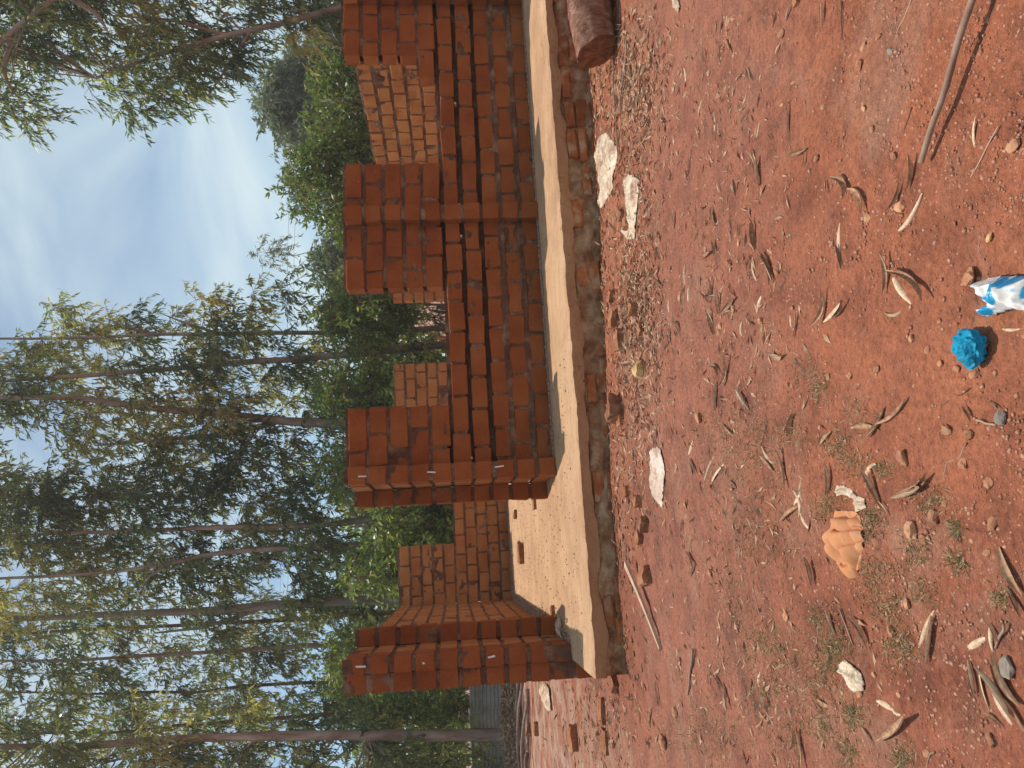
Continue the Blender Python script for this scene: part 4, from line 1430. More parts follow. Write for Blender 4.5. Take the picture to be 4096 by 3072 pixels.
PO = [((2070, 2710), (2062, 3120), .040), ((2088, 2718), (2084, 3130), .034), ((2108, 2730), (2098, 3130), .030), ((2078, 2690), (2110, 3110), .028), ((2118, 2760), (2125, 3140), .036), ((2132, 2790), (2112, 3130), .028), ((2056, 2870), (2096, 3140), .026), ((2126, 3010), (2140, 3130), .040)]
PL = ['thickest pole lying against the leaf heap', 'long straight pole just in front of the thickest one', 'pale thin pole in the middle of the pole bundle', 'pole slanting across the middle of the bundle', 'reddish pole at the near side of the bundle', 'slim pole under the two loose bricks', 'bent thin pole leaning on the leaf heap', 'short stub end at the near side of the pole bundle']
for i, ((a, b, r), lab) in enumerate(zip(PO, PL)):
    p = G(*a); q = G(*b)
    zz = 0.04 + 0.05 * (i % 3)
    n = 9
    base = (p + q) / 2; base[2] = float(gz(base[0], base[1]))
    pts = []
    for k in range(n):
        t = k / (n - 1)
        s = p + (q - p) * t
        s[2] = float(gz(s[0], s[1])) + r + zz * (0.4 + 0.6 * math.sin(math.pi * t)) * (1 if i != 4 else 0.2)
        s[:2] += 0.03 * np.array([vnoise(t * 3, i * 5.1), vnoise(t * 3, i * 7.7 + 3)])
        pts.append(s - base)
    mb = MB(); mb.tube(pts, [r * (1.05 - 0.3 * k / n) for k in range(n)], 8, True, 0.08, i)
    tag(mb.build('pole', M['pole'], None, tuple(base), True), lab, 'pole', 'poles beside the leaf heap')

# ------------------------------------------------------------------ log at the right-hand edge
p = G(2467, 205); p[2] = float(gz(p[0], p[1]))
ax = np.array([math.cos(0.26), math.sin(0.26), 0])
log = empty('log', (p[0], p[1], p[2]))
tag(log, 'thick cut log lying against the foundation at the picture edge', 'log')
n, sd_ = 46, 44
g = np.zeros((n, sd_ + 1, 3))
LN = 1.7
for i in range(n):
    t = i / (n - 1)
    for k in range(sd_ + 1):
        an = 2 * math.pi * (k % sd_) / sd_
        r = 0.148 + 0.075 * t + 0.022 * float(fbm(math.cos(an) * 2, math.sin(an) * 2, t * 3, 3, 5)) + 0.010 * float(fbm(math.cos(an) * 7, math.sin(an) * 7, t * 9, 3, 8))
        d0 = t * LN + (1 - t) * (-0.05 * math.sin(an) - 0.02 * math.cos(an))
        c = ax * d0
        sd2 = np.array([-ax[1], ax[0], 0])
        g[i, k] = c + sd2 * r * math.cos(an) + np.array([0, 0, 1]) * (r * math.sin(an) + 0.145 + 0.05 * t)
mb = MB(); mb.grid(g); mb.build('bark', M['log'], log, None, True)
mb = MB()
cen = g[0, :sd_].mean(0)
rings = [g[0, :sd_] * (1 - s) + cen * s + 0.004 * ax * math.sin(s * 40) for s in (0.0, 0.12, 0.3, 0.5, 0.72, 1.0)]
gg = np.zeros((sd_ + 1, 6, 3))
for j, rg in enumerate(rings):
    gg[:sd_, j] = rg; gg[sd_, j] = rg[0]
mb.grid(gg)
co = mb.build('cut_end', M['cut'], log, None, True)
for k in range(7):
    an = k * 0.9 + 0.3
    rad_ = (g[0, int(an / 6.2832 * sd_) % sd_] - cen)
    mb = MB(); mb.tube([cen - ax * 0.002 + rad_ * 0.15, cen - ax * 0.004 + rad_ * 0.55 + np.array([0, 0, 0.006]), cen - ax * 0.003 + rad_ * 0.97], [0.0015, 0.003, 0.005], 5)
    mb.build('split', M['bark_dark'], co)
for k, (f0, an0) in enumerate(((0.10, 1.1), (0.32, 1.9), (0.22, 2.5), (0.5, 1.4), (0.62, 2.1), (0.40, 0.7))):
    r0 = 0.155 + 0.075 * f0
    sd2 = np.array([-ax[1], ax[0], 0])
    bs = ax * (f0 * LN) + sd2 * r0 * math.cos(an0) + np.array([0, 0, r0 * math.sin(an0) + 0.145 + 0.05 * f0])
    nv = sd2 * math.cos(an0) + np.array([0, 0, math.sin(an0)])
    tv_ = np.cross(ax, nv)
    L_ = 0.09 + 0.03 * (k % 3)
    pl_ = np.zeros((7, 4, 3))
    for i in range(7):
        for j in range(4):
            pl_[i, j] = bs + ax * (L_ * (i / 6 - 0.5)) + tv_ * (0.035 * (j / 3 - 0.5)) * (1 - 0.5 * abs(i / 3 - 1)) + nv * (0.006 + 0.010 * (i / 6) ** 2 + 0.004 * math.sin(i * 2 + j))
    mb = MB(); mb.grid(pl_)
    mb.build('bark_flake', M['log'], log, None, True)

# ------------------------------------------------------------------ sticks and twigs
def rod(name, label, cat, a, b, r0, r1, za, zb, mat, sides=8, wig=0.006, group=None, seed=0, n=12):
    p = G(*a); q = G(*b)
    base = (p + q) / 2; base[2] = float(gz(base[0], base[1]))
    pts = []
    for k in range(n):
        t = k / (n - 1)
        s = p + (q - p) * t
        s[2] = float(gz(s[0], s[1])) + r0 * 0.9 + za + (zb - za) * t
        s[:2] += wig * np.array([vnoise(t * 4, seed * 3.3), vnoise(t * 4, seed * 5.7 + 9)])
        pts.append(s - base)
    mb = MB(); mb.tube(pts, [r0 + (r1 - r0) * k / (n - 1) for k in range(n)], sides, True, 0.10, seed)
    return tag(mb.build(name, M[mat], None, tuple(base), True), label, cat, group)


rod('stick', 'long straight smooth stick resting on the soil at the picture corner', 'stick', (3985, -40), (3725, 645), 0.0085, 0.0072, 0.045, 0.020, 'stick', 10, 0.008, None, 1, 20)
rod('twig', 'long thin twig running from the log end past the torn white plastic', 'twig', (2466, 235), (2476, 620), 0.007, 0.004, 0.02, 0.0, 'stick', 6, 0.02, None, 2)
rod('twig', 'shorter twig beside the log, angled across the leaf litter', 'twig', (2515, 175), (2488, 455), 0.009, 0.005, 0.01, 0.01, 'stick', 6, 0.02, None, 3)
rod('twig', 'thin straw-coloured stalk near the end of the long stick', 'twig', (4000, 505), (3888, 715), 0.0022, 0.0016, 0.004, 0.0, 'plank', 5, 0.004, None, 4)
rod('twig', 'curved brown twig near the blue plastic ball and the dark stone', 'twig', (3860, 1818), (3775, 1870), 0.0026, 0.0018, 0.003, 0.0, 'stick', 5, 0.03, None, 5)
rod('twig', 'short pale stick touching a dark stone', 'twig', (3915, 1682), (3998, 1702), 0.0034, 0.0026, 0.004, 0.004, 'plank', 6, 0.004, None, 6)
rod('twig', 'dark thin twig pointing at the blue plastic ball', 'twig', (3775, 1616), (3880, 1555), 0.0018, 0.0013, 0.002, 0.002, 'bark_dark', 5, 0.006, None, 7)
rod('twig', 'straight brown stick beside the grass left of the white oval plastic', 'twig', (3364, 2432), (3416, 2580), 0.0034, 0.0026, 0.003, 0.0, 'stick', 6, 0.006, None, 8)
rod('twig', 'short brown stick near the large grey stone at the picture edge', 'twig', (4038, 2500), (3990, 2592), 0.0036, 0.003, 0.01, 0.0, 'stick', 6, 0.006, None, 9)
rod('twig', 'stick lying alone on the soil in front of the slab corner', 'twig', (2785, 2600), (2757, 2778), 0.009, 0.006, 0.008, 0.0, 'stick', 6, 0.01, None, 10)
rod('twig', 'bent twig at the lower picture edge under the curled leaves', 'twig', (3745, 3000), (3690, 3090), 0.003, 0.002, 0.003, 0.0, 'stick', 6, 0.01, None, 11)
rod('twig', 'thin dark twig on the bare soil beside the long stick', 'twig', (3650, 420), (3620, 555), 0.0022, 0.0014, 0.002, 0.0, 'bark_dark', 5, 0.012, None, 12)
rod('twig', 'thin twig at the upper picture edge, straight as a wire', 'twig', (3370, -20), (3373, 160), 0.0026, 0.0014, 0.003, 0.0, 'bark_dark', 5, 0.004, None, 13)
rod('twig', 'pale stalk at the upper picture edge, slanting across bare soil', 'twig', (3650, 0), (3585, 135), 0.002, 0.0012, 0.003, 0.0, 'plank', 5, 0.006, None, 14)
# split plank in front of the slab
p = G(2540, 2252); q = G(2650, 2600)
base = (p + q) / 2; base[2] = float(gz(base[0], base[1]))
mb = MB()
dirn = q - p; L = np.linalg.norm(dirn[:2]); an = math.atan2(dirn[1], dirn[0])
g = np.zeros((10, 5, 3))
for i in range(10):
    t = i / 9
    wd = 0.026 * (1 - 0.55 * t)
    x_ = (t - 0.5) * L
    y_ = 0.02 * math.sin(t * 2.6)
    zc_ = 0.040 * (1 - t) + 0.012
    g[i] = [(x_, y_ - wd, zc_), (x_, y_ - wd, zc_ + 0.018), (x_, y_ + wd, zc_ + 0.020), (x_, y_ + wd, zc_ + 0.002), (x_, y_ - wd, zc_)]
mb.grid(g)
mb.add([g[0][k] for k in range(4)], [(0, 1, 2, 3)]); mb.add([g[9][k] for k in range(4)], [(3, 2, 1, 0)])
o = mb.build('plank', M['plank'], None, tuple(base)); o.rotation_euler = (0, 0, an)
tag(o, 'split sliver of plank leaning on a broken brick before the slab', 'plank')

# ------------------------------------------------------------------ plastic sheets, cloth, wrapper, ball
def sheet(name, label, cat, poly, mat, amp, fold, seed, res=0.006, thick=0.0012, lift=0.006, dome=0.0, z=None, fdir=0.0, ridges=()):
    """crumpled sheet with the outline given as photo pixels, laid on the yard"""
    W_ = [G(a, b, z) for a, b in poly]
    cx = np.mean([p[0] for p in W_]); cy = np.mean([p[1] for p in W_])
    pl = [(p[0], p[1]) for p in W_]
    xs = [p[0] for p in pl]; ys = [p[1] for p in pl]
    nx_ = int((max(xs) - min(xs)) / res) + 2; ny_ = int((max(ys) - min(ys)) / res) + 2
    keep = {}
    V_, F_ = [], []

    def edge_d(x, y):
        d = 9
        for i in range(len(pl)):
            x1, y1 = pl[i]; x2, y2 = pl[(i + 1) % len(pl)]
            l2 = (x2 - x1) ** 2 + (y2 - y1) ** 2 + 1e-12
            t = max(0, min(1, ((x - x1) * (x2 - x1) + (y - y1) * (y2 - y1)) / l2))
            d = min(d, math.hypot(x - x1 - t * (x2 - x1), y - y1 - t * (y2 - y1)))
        return d
    RG = []
    for poly_, hh_, ww_ in ridges:
        q_ = [G(a, b, z) for a, b in poly_]
        RG.append(([(p[0], p[1]) for p in q_], hh_, ww_))

    def seg_d(pl_, x, y):
        d = 9
        for (x1, y1), (x2, y2) in zip(pl_[:-1], pl_[1:]):
            l2 = (x2 - x1) ** 2 + (y2 - y1) ** 2 + 1e-12
            t = max(0, min(1, ((x - x1) * (x2 - x1) + (y - y1) * (y2 - y1)) / l2))
            d = min(d, math.hypot(x - x1 - t * (x2 - x1), y - y1 - t * (y2 - y1)))
        return d
    half = 0.35 * min(max(xs) - min(xs), max(ys) - min(ys))

    def vid(i, j):
        if (i, j) in keep:
            return keep[(i, j)]
        x = min(xs) + i * res; y = min(ys) + j * res
        u = x * math.cos(fdir) + y * math.sin(fdir); v = -x * math.sin(fdir) + y * math.cos(fdir)
        e = min(1.0, edge_d(x, y) / half)
        wp = 0.5 * float(vnoise(u * fold * 0.6, v * fold * 0.6, 3.3, seed + 7))
        rid = 1 - abs(float(vnoise(u * fold + wp, v * fold * 0.45 - wp, seed, seed)))
        rid2 = 1 - abs(float(vnoise(u * fold * 2.3, v * fold * 1.6, seed + 3, seed + 3)))
        h_ = (amp * (rid ** 2.6 * 0.85 + rid2 ** 2.2 * 0.4) + dome) * min(1.0, 0.12 + 0.88 * math.sqrt(e * 1.4))
        for pl_, hh_, ww_ in RG:
            d_ = seg_d(pl_, x, y) / ww_
            if d_ < 1.6:
                h_ = max(h_, hh_ * math.sqrt(max(0.0, 1 - (d_ / 1.6) ** 2)) * (0.4 + 0.6 * min(1, e * 3)))
        gz_ = float(gz(x, y)) if z is None else z
        jx = 0.35 * res * float(vnoise(i * 0.9, j * 0.9, 0, seed)); jy = 0.35 * res * float(vnoise(i * 0.9, j * 0.9, 5, seed))
        keep[(i, j)] = len(V_)
        V_.append((x + jx - cx, y + jy - cy, gz_ + lift + h_))
        return keep[(i, j)]
    for i in range(nx_):
        for j in range(ny_):
            x = min(xs) + (i + .5) * res; y = min(ys) + (j + .5) * res
            if inside(pl, x, y):
                F_.append((vid(i, j), vid(i + 1, j), vid(i + 1, j + 1), vid(i, j + 1)))
    zb = float(gz(cx, cy)) if z is None else z
    V_ = [(a, b, c - zb) for a, b, c in V_]
    me = mesh(name, V_, F_, True)
    o = link(name, me, M[mat], None, (cx, cy, zb))
    s_ = o.modifiers.new('thick', 'SOLIDIFY'); s_.thickness = thick; s_.offset = 0
    return tag(o, label, cat)


def zz(pts, x0, y0, k):
    return [(x0 + k * a, y0 + k * b) for a, b in pts]


sheet('plastic_sheet', 'torn white plastic sheet, the larger piece at the foundation near the log', 'plastic sheet', zz([(650, 880), (690, 858), (725, 900), (760, 950), (766, 1010), (755, 1080), (738, 1140), (735, 1220), (700, 1290), (680, 1330), (655, 1350), (638, 1330), (655, 1240), (640, 1130), (620, 1000), (632, 930)], 2000, 0, .617), 'white_plastic', 0.032, 15, 1, 0.008, lift=0.003, dome=0.004)
sheet('plastic_sheet', 'dusty folded white plastic strip in front of the larger torn piece', 'plastic sheet', zz([(820, 1125), (860, 1130), (915, 1170), (905, 1240), (888, 1400), (884, 1470), (880, 1550), (830, 1550), (790, 1500), (830, 1400), (815, 1300), (805, 1200)], 2000, 0, .617), 'white_plastic', 0.030, 17, 2, 0.008, lift=0.003, dome=0.004, fdir=1.5)
sheet('plastic_sheet', 'long pinkish-white plastic strip lying alone on the smooth soil', 'plastic sheet', zz([(830, 430), (860, 400), (893, 388), (930, 410), (945, 480), (960, 600), (952, 700), (945, 800), (938, 890), (905, 860), (865, 790), (848, 720), (840, 640), (835, 560), (845, 510)], 2200, 1600, .482), 'pink_plastic', 0.028, 16, 3, 0.007, lift=0.003, dome=0.004)
sheet('plastic_sheet', 'small bright white plastic scrap on the ground beyond the slab corner', 'plastic sheet', zz([(430, 1120), (450, 1108), (472, 1115), (495, 1150), (497, 1200), (505, 1290), (482, 1285), (460, 1230), (440, 1180)], 1900, 2048, .617), 'white_plastic', 0.04, 6, 4, 0.02, lift=0.01, dome=0.05)
sheet('plastic_sheet', 'flattened cream plastic cup-like oval in the thin grass', 'plastic sheet', zz([(560, 1020), (578, 1000), (600, 990), (645, 1020), (685, 1055), (712, 1100), (722, 1140), (716, 1180), (660, 1192), (625, 1155), (598, 1110), (580, 1080)], 3000, 2000, .646), 'white_plastic', 0.022, 42, 5, 0.0022, lift=0.002, dome=0.006)
sheet('plastic_sheet', 'curved white plastic scrap touching the peach cloth', 'plastic sheet', [(3345, 1955), (3355, 1942), (3385, 1942), (3415, 1960), (3435, 1985), (3462, 1990), (3470, 2030), (3430, 2050), (3424, 2020), (3425, 1998), (3400, 1985), (3375, 1978), (3352, 1985)], 'white_plastic', 0.014, 48, 6, 0.0024, lift=0.002, dome=0.004)
sheet('plastic_sheet', 'tiny white scrap at the upper picture edge beside the litter', 'plastic sheet', [(2700, -10), (2718, -10), (2724, 30), (2716, 52), (2704, 30)], 'white_plastic', 0.02, 20, 7, 0.008, lift=0.006)
sheet('plastic_wrapper', 'crumpled blue and white printed wrapper cut off by the picture edge', 'wrapper', zz([(1520, 225), (1560, 195), (1650, 172), (1720, 165), (1900, 170), (1900, 400), (1776, 380), (1700, 395), (1640, 415), (1590, 432), (1548, 392), (1600, 365), (1630, 330), (1590, 300), (1555, 265)], 3000, 1000, .617), 'wrapper', 0.035, 26, 8, 0.0030, lift=0.004, dome=0.030)

cpos = G(3400, 2168)
nu = 96
uu, vv_ = np.meshgrid(np.linspace(-1, 1, nu), np.linspace(-1, 1, nu), indexing='ij')
wn = fbm(uu * 1.3 + 3, vv_ * 1.3, 0, 2, 33); wn2 = fbm(uu * 1.1, vv_ * 1.1 + 7, 0, 2, 35)
ph = 11.5 * uu + 2.2 * np.sin(1.7 * vv_ + 0.6) + 4.2 * wn
ph2 = 8.0 * vv_ - 1.8 * np.sin(1.9 * uu) + 4.5 * wn2
lim = np.sqrt(np.clip(1 - 0.42 * vv_ ** 2, 0.1, 1)); lim2 = np.sqrt(np.clip(1 - 0.42 * uu ** 2, 0.1, 1))
bulk = np.clip(1.12 - 0.75 * (uu ** 2 + vv_ ** 2), 0.12, 1)
cxx = 0.094 * uu * lim * (1 + 0.18 * wn2) + 0.0130 * np.sin(ph + 0.7) * bulk
cyy = 0.112 * vv_ * lim2 * (1 + 0.20 * wn) + 0.0100 * np.sin(ph2 + 0.9) * bulk
czz = bulk * (0.036 * (0.5 + 0.5 * np.cos(ph)) ** 0.8 + 0.024 * (0.5 + 0.5 * np.cos(ph2)) ** 0.9) + 0.003 + 0.0022 * fbm(uu * 9, vv_ * 9, 0, 3, 37)
gg_ = np.stack([cxx, cyy, czz], -1)
ii = np.arange(nu * nu).reshape(nu, nu)
c = link('crumpled_cloth', mesh('crumpled_cloth', gg_.reshape(-1, 3), np.stack([ii[:-1, :-1], ii[1:, :-1], ii[1:, 1:], ii[:-1, 1:]], -1).reshape(-1, 4), True), M['cloth'], None, tuple(cpos))
c.rotation_euler = (0, 0, 0.35)
md_ = c.modifiers.new('thick', 'SOLIDIFY'); md_.thickness = 0.0012
tag(c, 'crumpled peach-orange cloth lying in folds on the red soil', 'cloth')

# crumpled blue plastic ball
bp = G(3925, 1389)
bm = bmesh.new()
bmesh.ops.create_icosphere(bm, subdivisions=5, radius=1.0)
for v in bm.verts:
    d = np.array(v.co)
    wq = 0.5 * float(vnoise(d[0] * 2, d[1] * 2, d[2] * 2, 77))
    n_ = 1 - abs(float(vnoise(d[0] * 3.4 + wq, d[1] * 1.6 - wq, d[2] * 3.4 + wq, 3)))
    n2 = 1 - abs(float(vnoise(d[0] * 6, d[1] * 6, d[2] * 6, 13)))
    n3 = float(fbm(d[0] * 1.2, d[1] * 1.2, d[2] * 1.2, 2, 23))
    r = 0.80 + 0.16 * n_ ** 3 + 0.045 * n2 ** 2 + 0.34 * n3
    notch = math.exp(-((math.atan2(d[1], d[0]) - 2.5) / 0.35) ** 2) * 0.28 * max(0, 1 - abs(d[2]) * 0.5)
    v.co = Vector(d * (r - notch))
    v.co.z *= 0.78
rb = 75 * (HC / (3907 - 1790)) * 1.0
for v in bm.verts:
    v.co *= rb
zmin = min(v.co.z for v in bm.verts)
me = bpy.data.meshes.new('plastic_ball'); bm.to_mesh(me); bm.free()
o = link('plastic_ball', me, M['cyan'], None, (bp[0], bp[1] , bp[2] - zmin - 0.004))
tag(o, 'bright blue crumpled plastic bag balled up on the soil', 'plastic bag')

# ------------------------------------------------------------------ stones and brick fragments
LAND = {'blue plastic ball': (3907, 1389), 'peach cloth': (3390, 2160), 'cream plastic oval': (3413, 2705), 'blue and white wrapper': (4020, 1180), 'end of the long stick': (3740, 640), 'long pinkish plastic strip': (2630, 1905), 'log': (2400, 150), 'ochre rock': (2571, 1478), 'slab corner': (2400, 2700), 'split plank': (2600, 2430), 'folded white plastic strip': (2530, 820), 'large grey stone': (4040, 2665), 'dark angular stone': (4012, 1673), 'leaning half brick': (2475, 1637), 'broad curled leaf': (3601, 2917), 'curved white scrap': (3390, 1965), 'pale yellow pebble': (3963, 947), 'torn white plastic sheet': (2430, 700), 'thin dark twig': (3635, 490), 'wire-straight edge twig': (3372, 80), 'brown grass stick': (3390, 2505), 'stick before the slab': (2770, 2690), 'dark twig by the ball': (3830, 1585), 'brick piece in the litter': (2542, 1237), 'thin straw-coloured stalk': (3944, 610), 'bent edge twig': (3715, 3045), 'brown clod by the wrapper': (3890, 1112)}
ORD = ['nearest', 'second nearest', 'third nearest', 'fourth nearest', 'fifth nearest', 'sixth nearest', 'seventh nearest', 'eighth nearest', 'ninth nearest', 'tenth nearest', 'eleventh nearest', 'twelfth nearest', 'thirteenth nearest', 'fourteenth nearest', 'fifteenth nearest', 'sixteenth nearest', 'seventeenth nearest', 'eighteenth nearest', 'nineteenth nearest', 'twentieth nearest', 'twenty-first nearest', 'twenty-second nearest']


def label_all(items, phrase):
    """items: list of (obj, (px,py)); labels by rank of distance to the closest landmark"""
    by = {}
    for o, (x, y) in items:
        nm = min(LAND, key=lambda k: (LAND[k][0] - x) ** 2 + (LAND[k][1] - y) ** 2)
        by.setdefault(nm, []).append((math.hypot(LAND[nm][0] - x, LAND[nm][1] - y), o))
    for nm, l in by.items():
        l.sort(key=lambda q: q[0])
        for k, (_, o) in enumerate(l):
            o['label'] = phrase.format(ORD[min(k, 21)], nm)


STM = []
for i in range(8):
    bm = bmesh.new()
    bmesh.ops.create_icosphere(bm, subdivisions=2, radius=1.0)
    for v in bm.verts:
        d = np.array(v.co)
        r = 0.82 + 0.30 * float(vnoise(d[0] * 1.5, d[1] * 1.5, d[2] * 1.5, i)) + 0.10 * float(vnoise(d[0] * 4, d[1] * 4, d[2] * 4, i + 20))
        v.co = Vector(d * r)
        # a few flat breaks
        for f in range(3):
            nn_ = Vector((math.sin(i * 3 + f * 2.1), math.cos(i * 1.7 + f * 2.1), math.sin(i + f * 1.3))).normalized()
            dd = v.co.dot(nn_)
            if dd > 0.62:
                v.co -= nn_ * (dd - 0.62)
        v.co.z *= 0.66
    me = bpy.data.meshes.new('stone'); bm.to_mesh(me); bm.free()
    STM.append(me)
STM2 = {}


def stone(x, y, rpx, mat='stone', k=None):
    i = random.randrange(8) if k is None else k
    key = (i, mat)
    if key not in STM2:
        me = STM[i].copy(); me.materials.append(M[mat]); STM2[key] = me
    p = G(x, y)
    o = bpy.data.objects.new('stone', STM2[key]); COL.objects.link(o)
    dist = np.linalg.norm(p - CAM)
    s = rpx * 1.05 / FPX * dist
    o.scale = (s * random.uniform(0.9, 1.25), s * random.uniform(0.85, 1.15), s * random.uniform(0.8, 1.1))
    o.location = (p[0], p[1], p[2] + s * 0.30)
    o.rotation_euler = (random.uniform(-.3, .3), random.uniform(-.3, .3), random.uniform(0, 6.28))
    return o


stones = [(3130, 136, 18), (3457, 191, 17), (3447, 259, 22), (3520, 150, 15), (3299, 426, 15), (3460, 435, 14), (3272, 636, 18), (3580, 626, 18), (3475, 870, 22), (3608, 827, 22), (4061, 586, 26), (3494, 518, 16), (3114, 1080, 22), (3046, 1284, 18), (3648, 1352, 16), (3716, 1401, 18), (3765, 1453, 17), (3512, 1475, 16), (3404, 1500, 17), (3318, 1509, 15), (3904, 1494, 26), (3796, 1722, 26), (3882, 1740, 24), (3617, 1833, 32), (3833, 1475, 16), (3858, 1855, 22), (3568, 2523, 20), (3652, 2116, 40), (3743, 2065, 26), (3956, 2213, 22), (3149, 2465, 18), (3633, 2413, 22), (3711, 3014, 18), (3446, 2775, 20), (2923, 1054, 22), (2937, 1237, 16), (3174, 1233, 16), (2884, 1305, 16), (2699, 1609, 14), (2798, 1671, 24), (2846, 2294, 20), (2844, 2330, 12), (2708, 2850, 22), (2665, 2973, 30), (2202, 2714, 14), (3785, 2015, 18), (3960, 1930, 22), (3700, 2160, 20), (3880, 1430, 14), (3970, 2960, 22), (3600, 2780, 14), (3500, 2700, 12), (3980, 2090, 26)]
items = []
for x, y, r in stones:
    mt = 'stone'
    o = stone(x, y, r, mt)
    tag(o, None, 'stone', 'stones on the yard')
    items.append((o, (x, y)))
label_all(items, 'reddish brown stone on the soil, {} to the {}')
o = stone(2571, 1478, 40, 'stone_yellow', 2); tag(o, 'big ochre-yellow rock lying by the foundation litter', 'rock')
o.scale[2] *= 1.2
o = stone(3890, 1112, 42, 'stone', 5); tag(o, 'brown clod of stone beside the blue and white wrapper', 'rock'); 
o = stone(4040, 2665, 40, 'stone_grey', 3); tag(o, 'large grey stone at the picture edge near the leaf bundle', 'rock')
o = stone(4012, 1673, 30, 'stone_grey', 1); tag(o, 'dark angular stone touching a short pale stick', 'rock')
o = stone(3963, 947, 17, 'stone_yellow', 4); tag(o, 'small pale yellow pebble near the long stick', 'pebble')
o = stone(3565, 205, 14, 'stone_grey', 0); tag(o, 'small grey pebble near the upper picture edge', 'pebble')


def fragment(x, y, L, T_, H, rz, tilt, label, z=None, mat='brick_piece', grp='loose bricks and pieces'):
    p = G(x, y, z)
    bm = bmesh.new()
    bmesh.ops.create_cube(bm, size=1.0)
    bmesh.ops.subdivide_edges(bm, edges=list(bm.edges), cuts=2, use_grid_fill=True)
    bmesh.ops.scale(bm, vec=(L, T_, H), verts=bm.verts)
    rr = random.Random(int(x * 7 + y))
    br = rr.uniform(0.10, 0.25) * L
    for v in bm.verts:
        v.co += Vector((rr.uniform(-1, 1), rr.uniform(-1, 1), rr.uniform(-1, 1))) * min(L, H) * 0.09
        if v.co.x > L * 0.2:
            v.co.x -= br * (0.5 + 0.5 * math.sin(v.co.y * 40 + v.co.z * 30 + x))
            v.co.z *= 0.85
    me = bpy.data.meshes.new('brick_piece'); bm.to_mesh(me); bm.free()
    me.materials.append(M[mat])
    o = bpy.data.objects.new('brick_piece', me); COL.objects.link(o)
    o.location = (p[0], p[1], p[2] + H * 0.26 + abs(tilt) * L * 0.3)
    o.rotation_euler = (0.1, tilt, rz)
    return tag(o, label, 'brick piece', grp)


FR = [(2451, 1184, .13, .10, .06, 1.2, 0, 'flat orange brick chip tight against the foundation'), (2466, 1275, .19, .12, .08, .2, .15, 'tilted brick piece with a shadowed side by the foundation'), (2542, 1237, .14, .10, .07, 1.4, .1, 'brick piece lying a step out from the foundation, in the litter'), (2488, 1358, .20, .11, .08, .1, .0, 'brown brick length along the foundation near the ochre rock'), (2569, 1315, .10, .07, .05, .6, 0, 'pale brick chip among the litter beside the ochre rock'),
      (2480, 1632, .27, .15, .14, .75, .18, 'half brick leaning against the foundation, speckled top'), (2490, 1682, .10, .09, .06, .3, 0, 'small brick lump at the foot of the leaning half brick'), (2513, 1966, .09, .06, .05, .8, 0, 'small brick chip between foundation and pinkish plastic strip'), (2561, 2005, .12, .08, .06, 1.5, .1, 'ochre brick chip beyond the end of the pinkish plastic strip'), (2588, 2096, .13, .09, .07, 1.3, .2, 'brick chip with dark side in the row before the slab'), (2566, 2145, .11, .09, .06, .9, 0, 'rounded tan brick chip in the row before the slab'),
      (2596, 2300, .15, .12, .09, .4, .1, 'broken brick propping up the split plank'), (2465, 2722, .22, .10, .08, 1.1, 0, 'brick piece lying at the outer slab corner'), (2418, 2842, .28, .14, .08, .2, 0, 'dark brick among litter left behind the slab corner'), (2426, 2962, .26, .15, .05, .1, 0, 'flat orange brick flush with the ground beyond the slab corner'), (2307, 2950, .34, .20, .14, .5, 0, 'whole brick on bare ground between poles and slab corner'), (2153, 2912, .26, .18, .13, .3, 0, 'brick in front of the pole bundle'), (2122, 2915, .26, .16, .13, .9, .1, 'tan brick resting on the pole bundle'),
      (3188, 5, .045, .03, .02, .3, 0, 'small flat brick chip cut off by the upper picture edge'), (2516, 890, .12, .09, .06, .4, .1, 'dark brick piece between the two torn plastic sheets'), (2490, 860, .10, .09, .05, .9, .0, 'mortar-crusted brick bit behind the folded plastic strip')]
for f in FR:
    k_ = 0.80
    fragment(f[0], f[1], f[2] * k_, f[3] * k_, f[4] * k_, *f[5:])
fragment(2093, 2208, .31, .16, .10, .05, 0, 'loose brick lying on the sunlit floor inside the doorway', SLAB)
fragment(2067, 2056, .14, .10, .07, .3, 0, 'small brick bit on the inner floor close to the rear wall', SLAB)
fragment(2144, 2015, .13, .09, .05, .3, 0, 'brick crumb on the inner floor beside the front pier', SLAB)
fragment(2217, 2440, .10, .07, .05, .3, 0, 'dark lump on the floor near the left door nib', SLAB)
sheet('plastic_scrap', 'grey-white plastic scrap on the slab against the left door nib', 'plastic sheet', [(2235, 2470), (2248, 2476), (2252, 2500), (2248, 2530), (2256, 2560), (2240, 2545), (2232, 2505)], 'white_plastic', 0.03, 14, 12, 0.012, lift=0.004, dome=0.01, z=SLAB + 0.004)

# ------------------------------------------------------------------ fallen curled leaves, one by one
def curl_leaf(i):
    rr = random.Random(40 + i)
    n, k = 8, 5
    bend = rr.uniform(-0.22, 0.22); lift = rr.uniform(0.02, 0.14); tw = rr.uniform(-0.9, 0.9); cu = rr.uniform(1.2, 2.5)
    wd = rr.uniform(0.055, 0.095)
    g = np.zeros((n, k, 3))
    for a in range(n):
        t = a / (n - 1)
        w_ = wd * (math.sin(math.pi * min(1, t * 0.92 + 0.06)) ** 0.8 + 0.06)
        for b in range(k):
            s = (b / (k - 1) - 0.5) * 2
            an = s * cu + tw * (t - 0.5)
            g[a, b] = (t - 0.5, bend * 4 * (t - 0.5) ** 2 + w_ * math.sin(an), lift * 4 * (t - 0.5) ** 2 + w_ * (1 - math.cos(an)) * 0.9)
    mb = MB(); mb.grid(g)
    z0_ = min(v[2] for v in mb.v)
    me = mesh('dry_leaf', [(a, b, c - z0_) for a, b, c in mb.v], mb.f, True)
    me.materials.append(M['dry'])
    return me


CL = [curl_leaf(i) for i in range(14)]


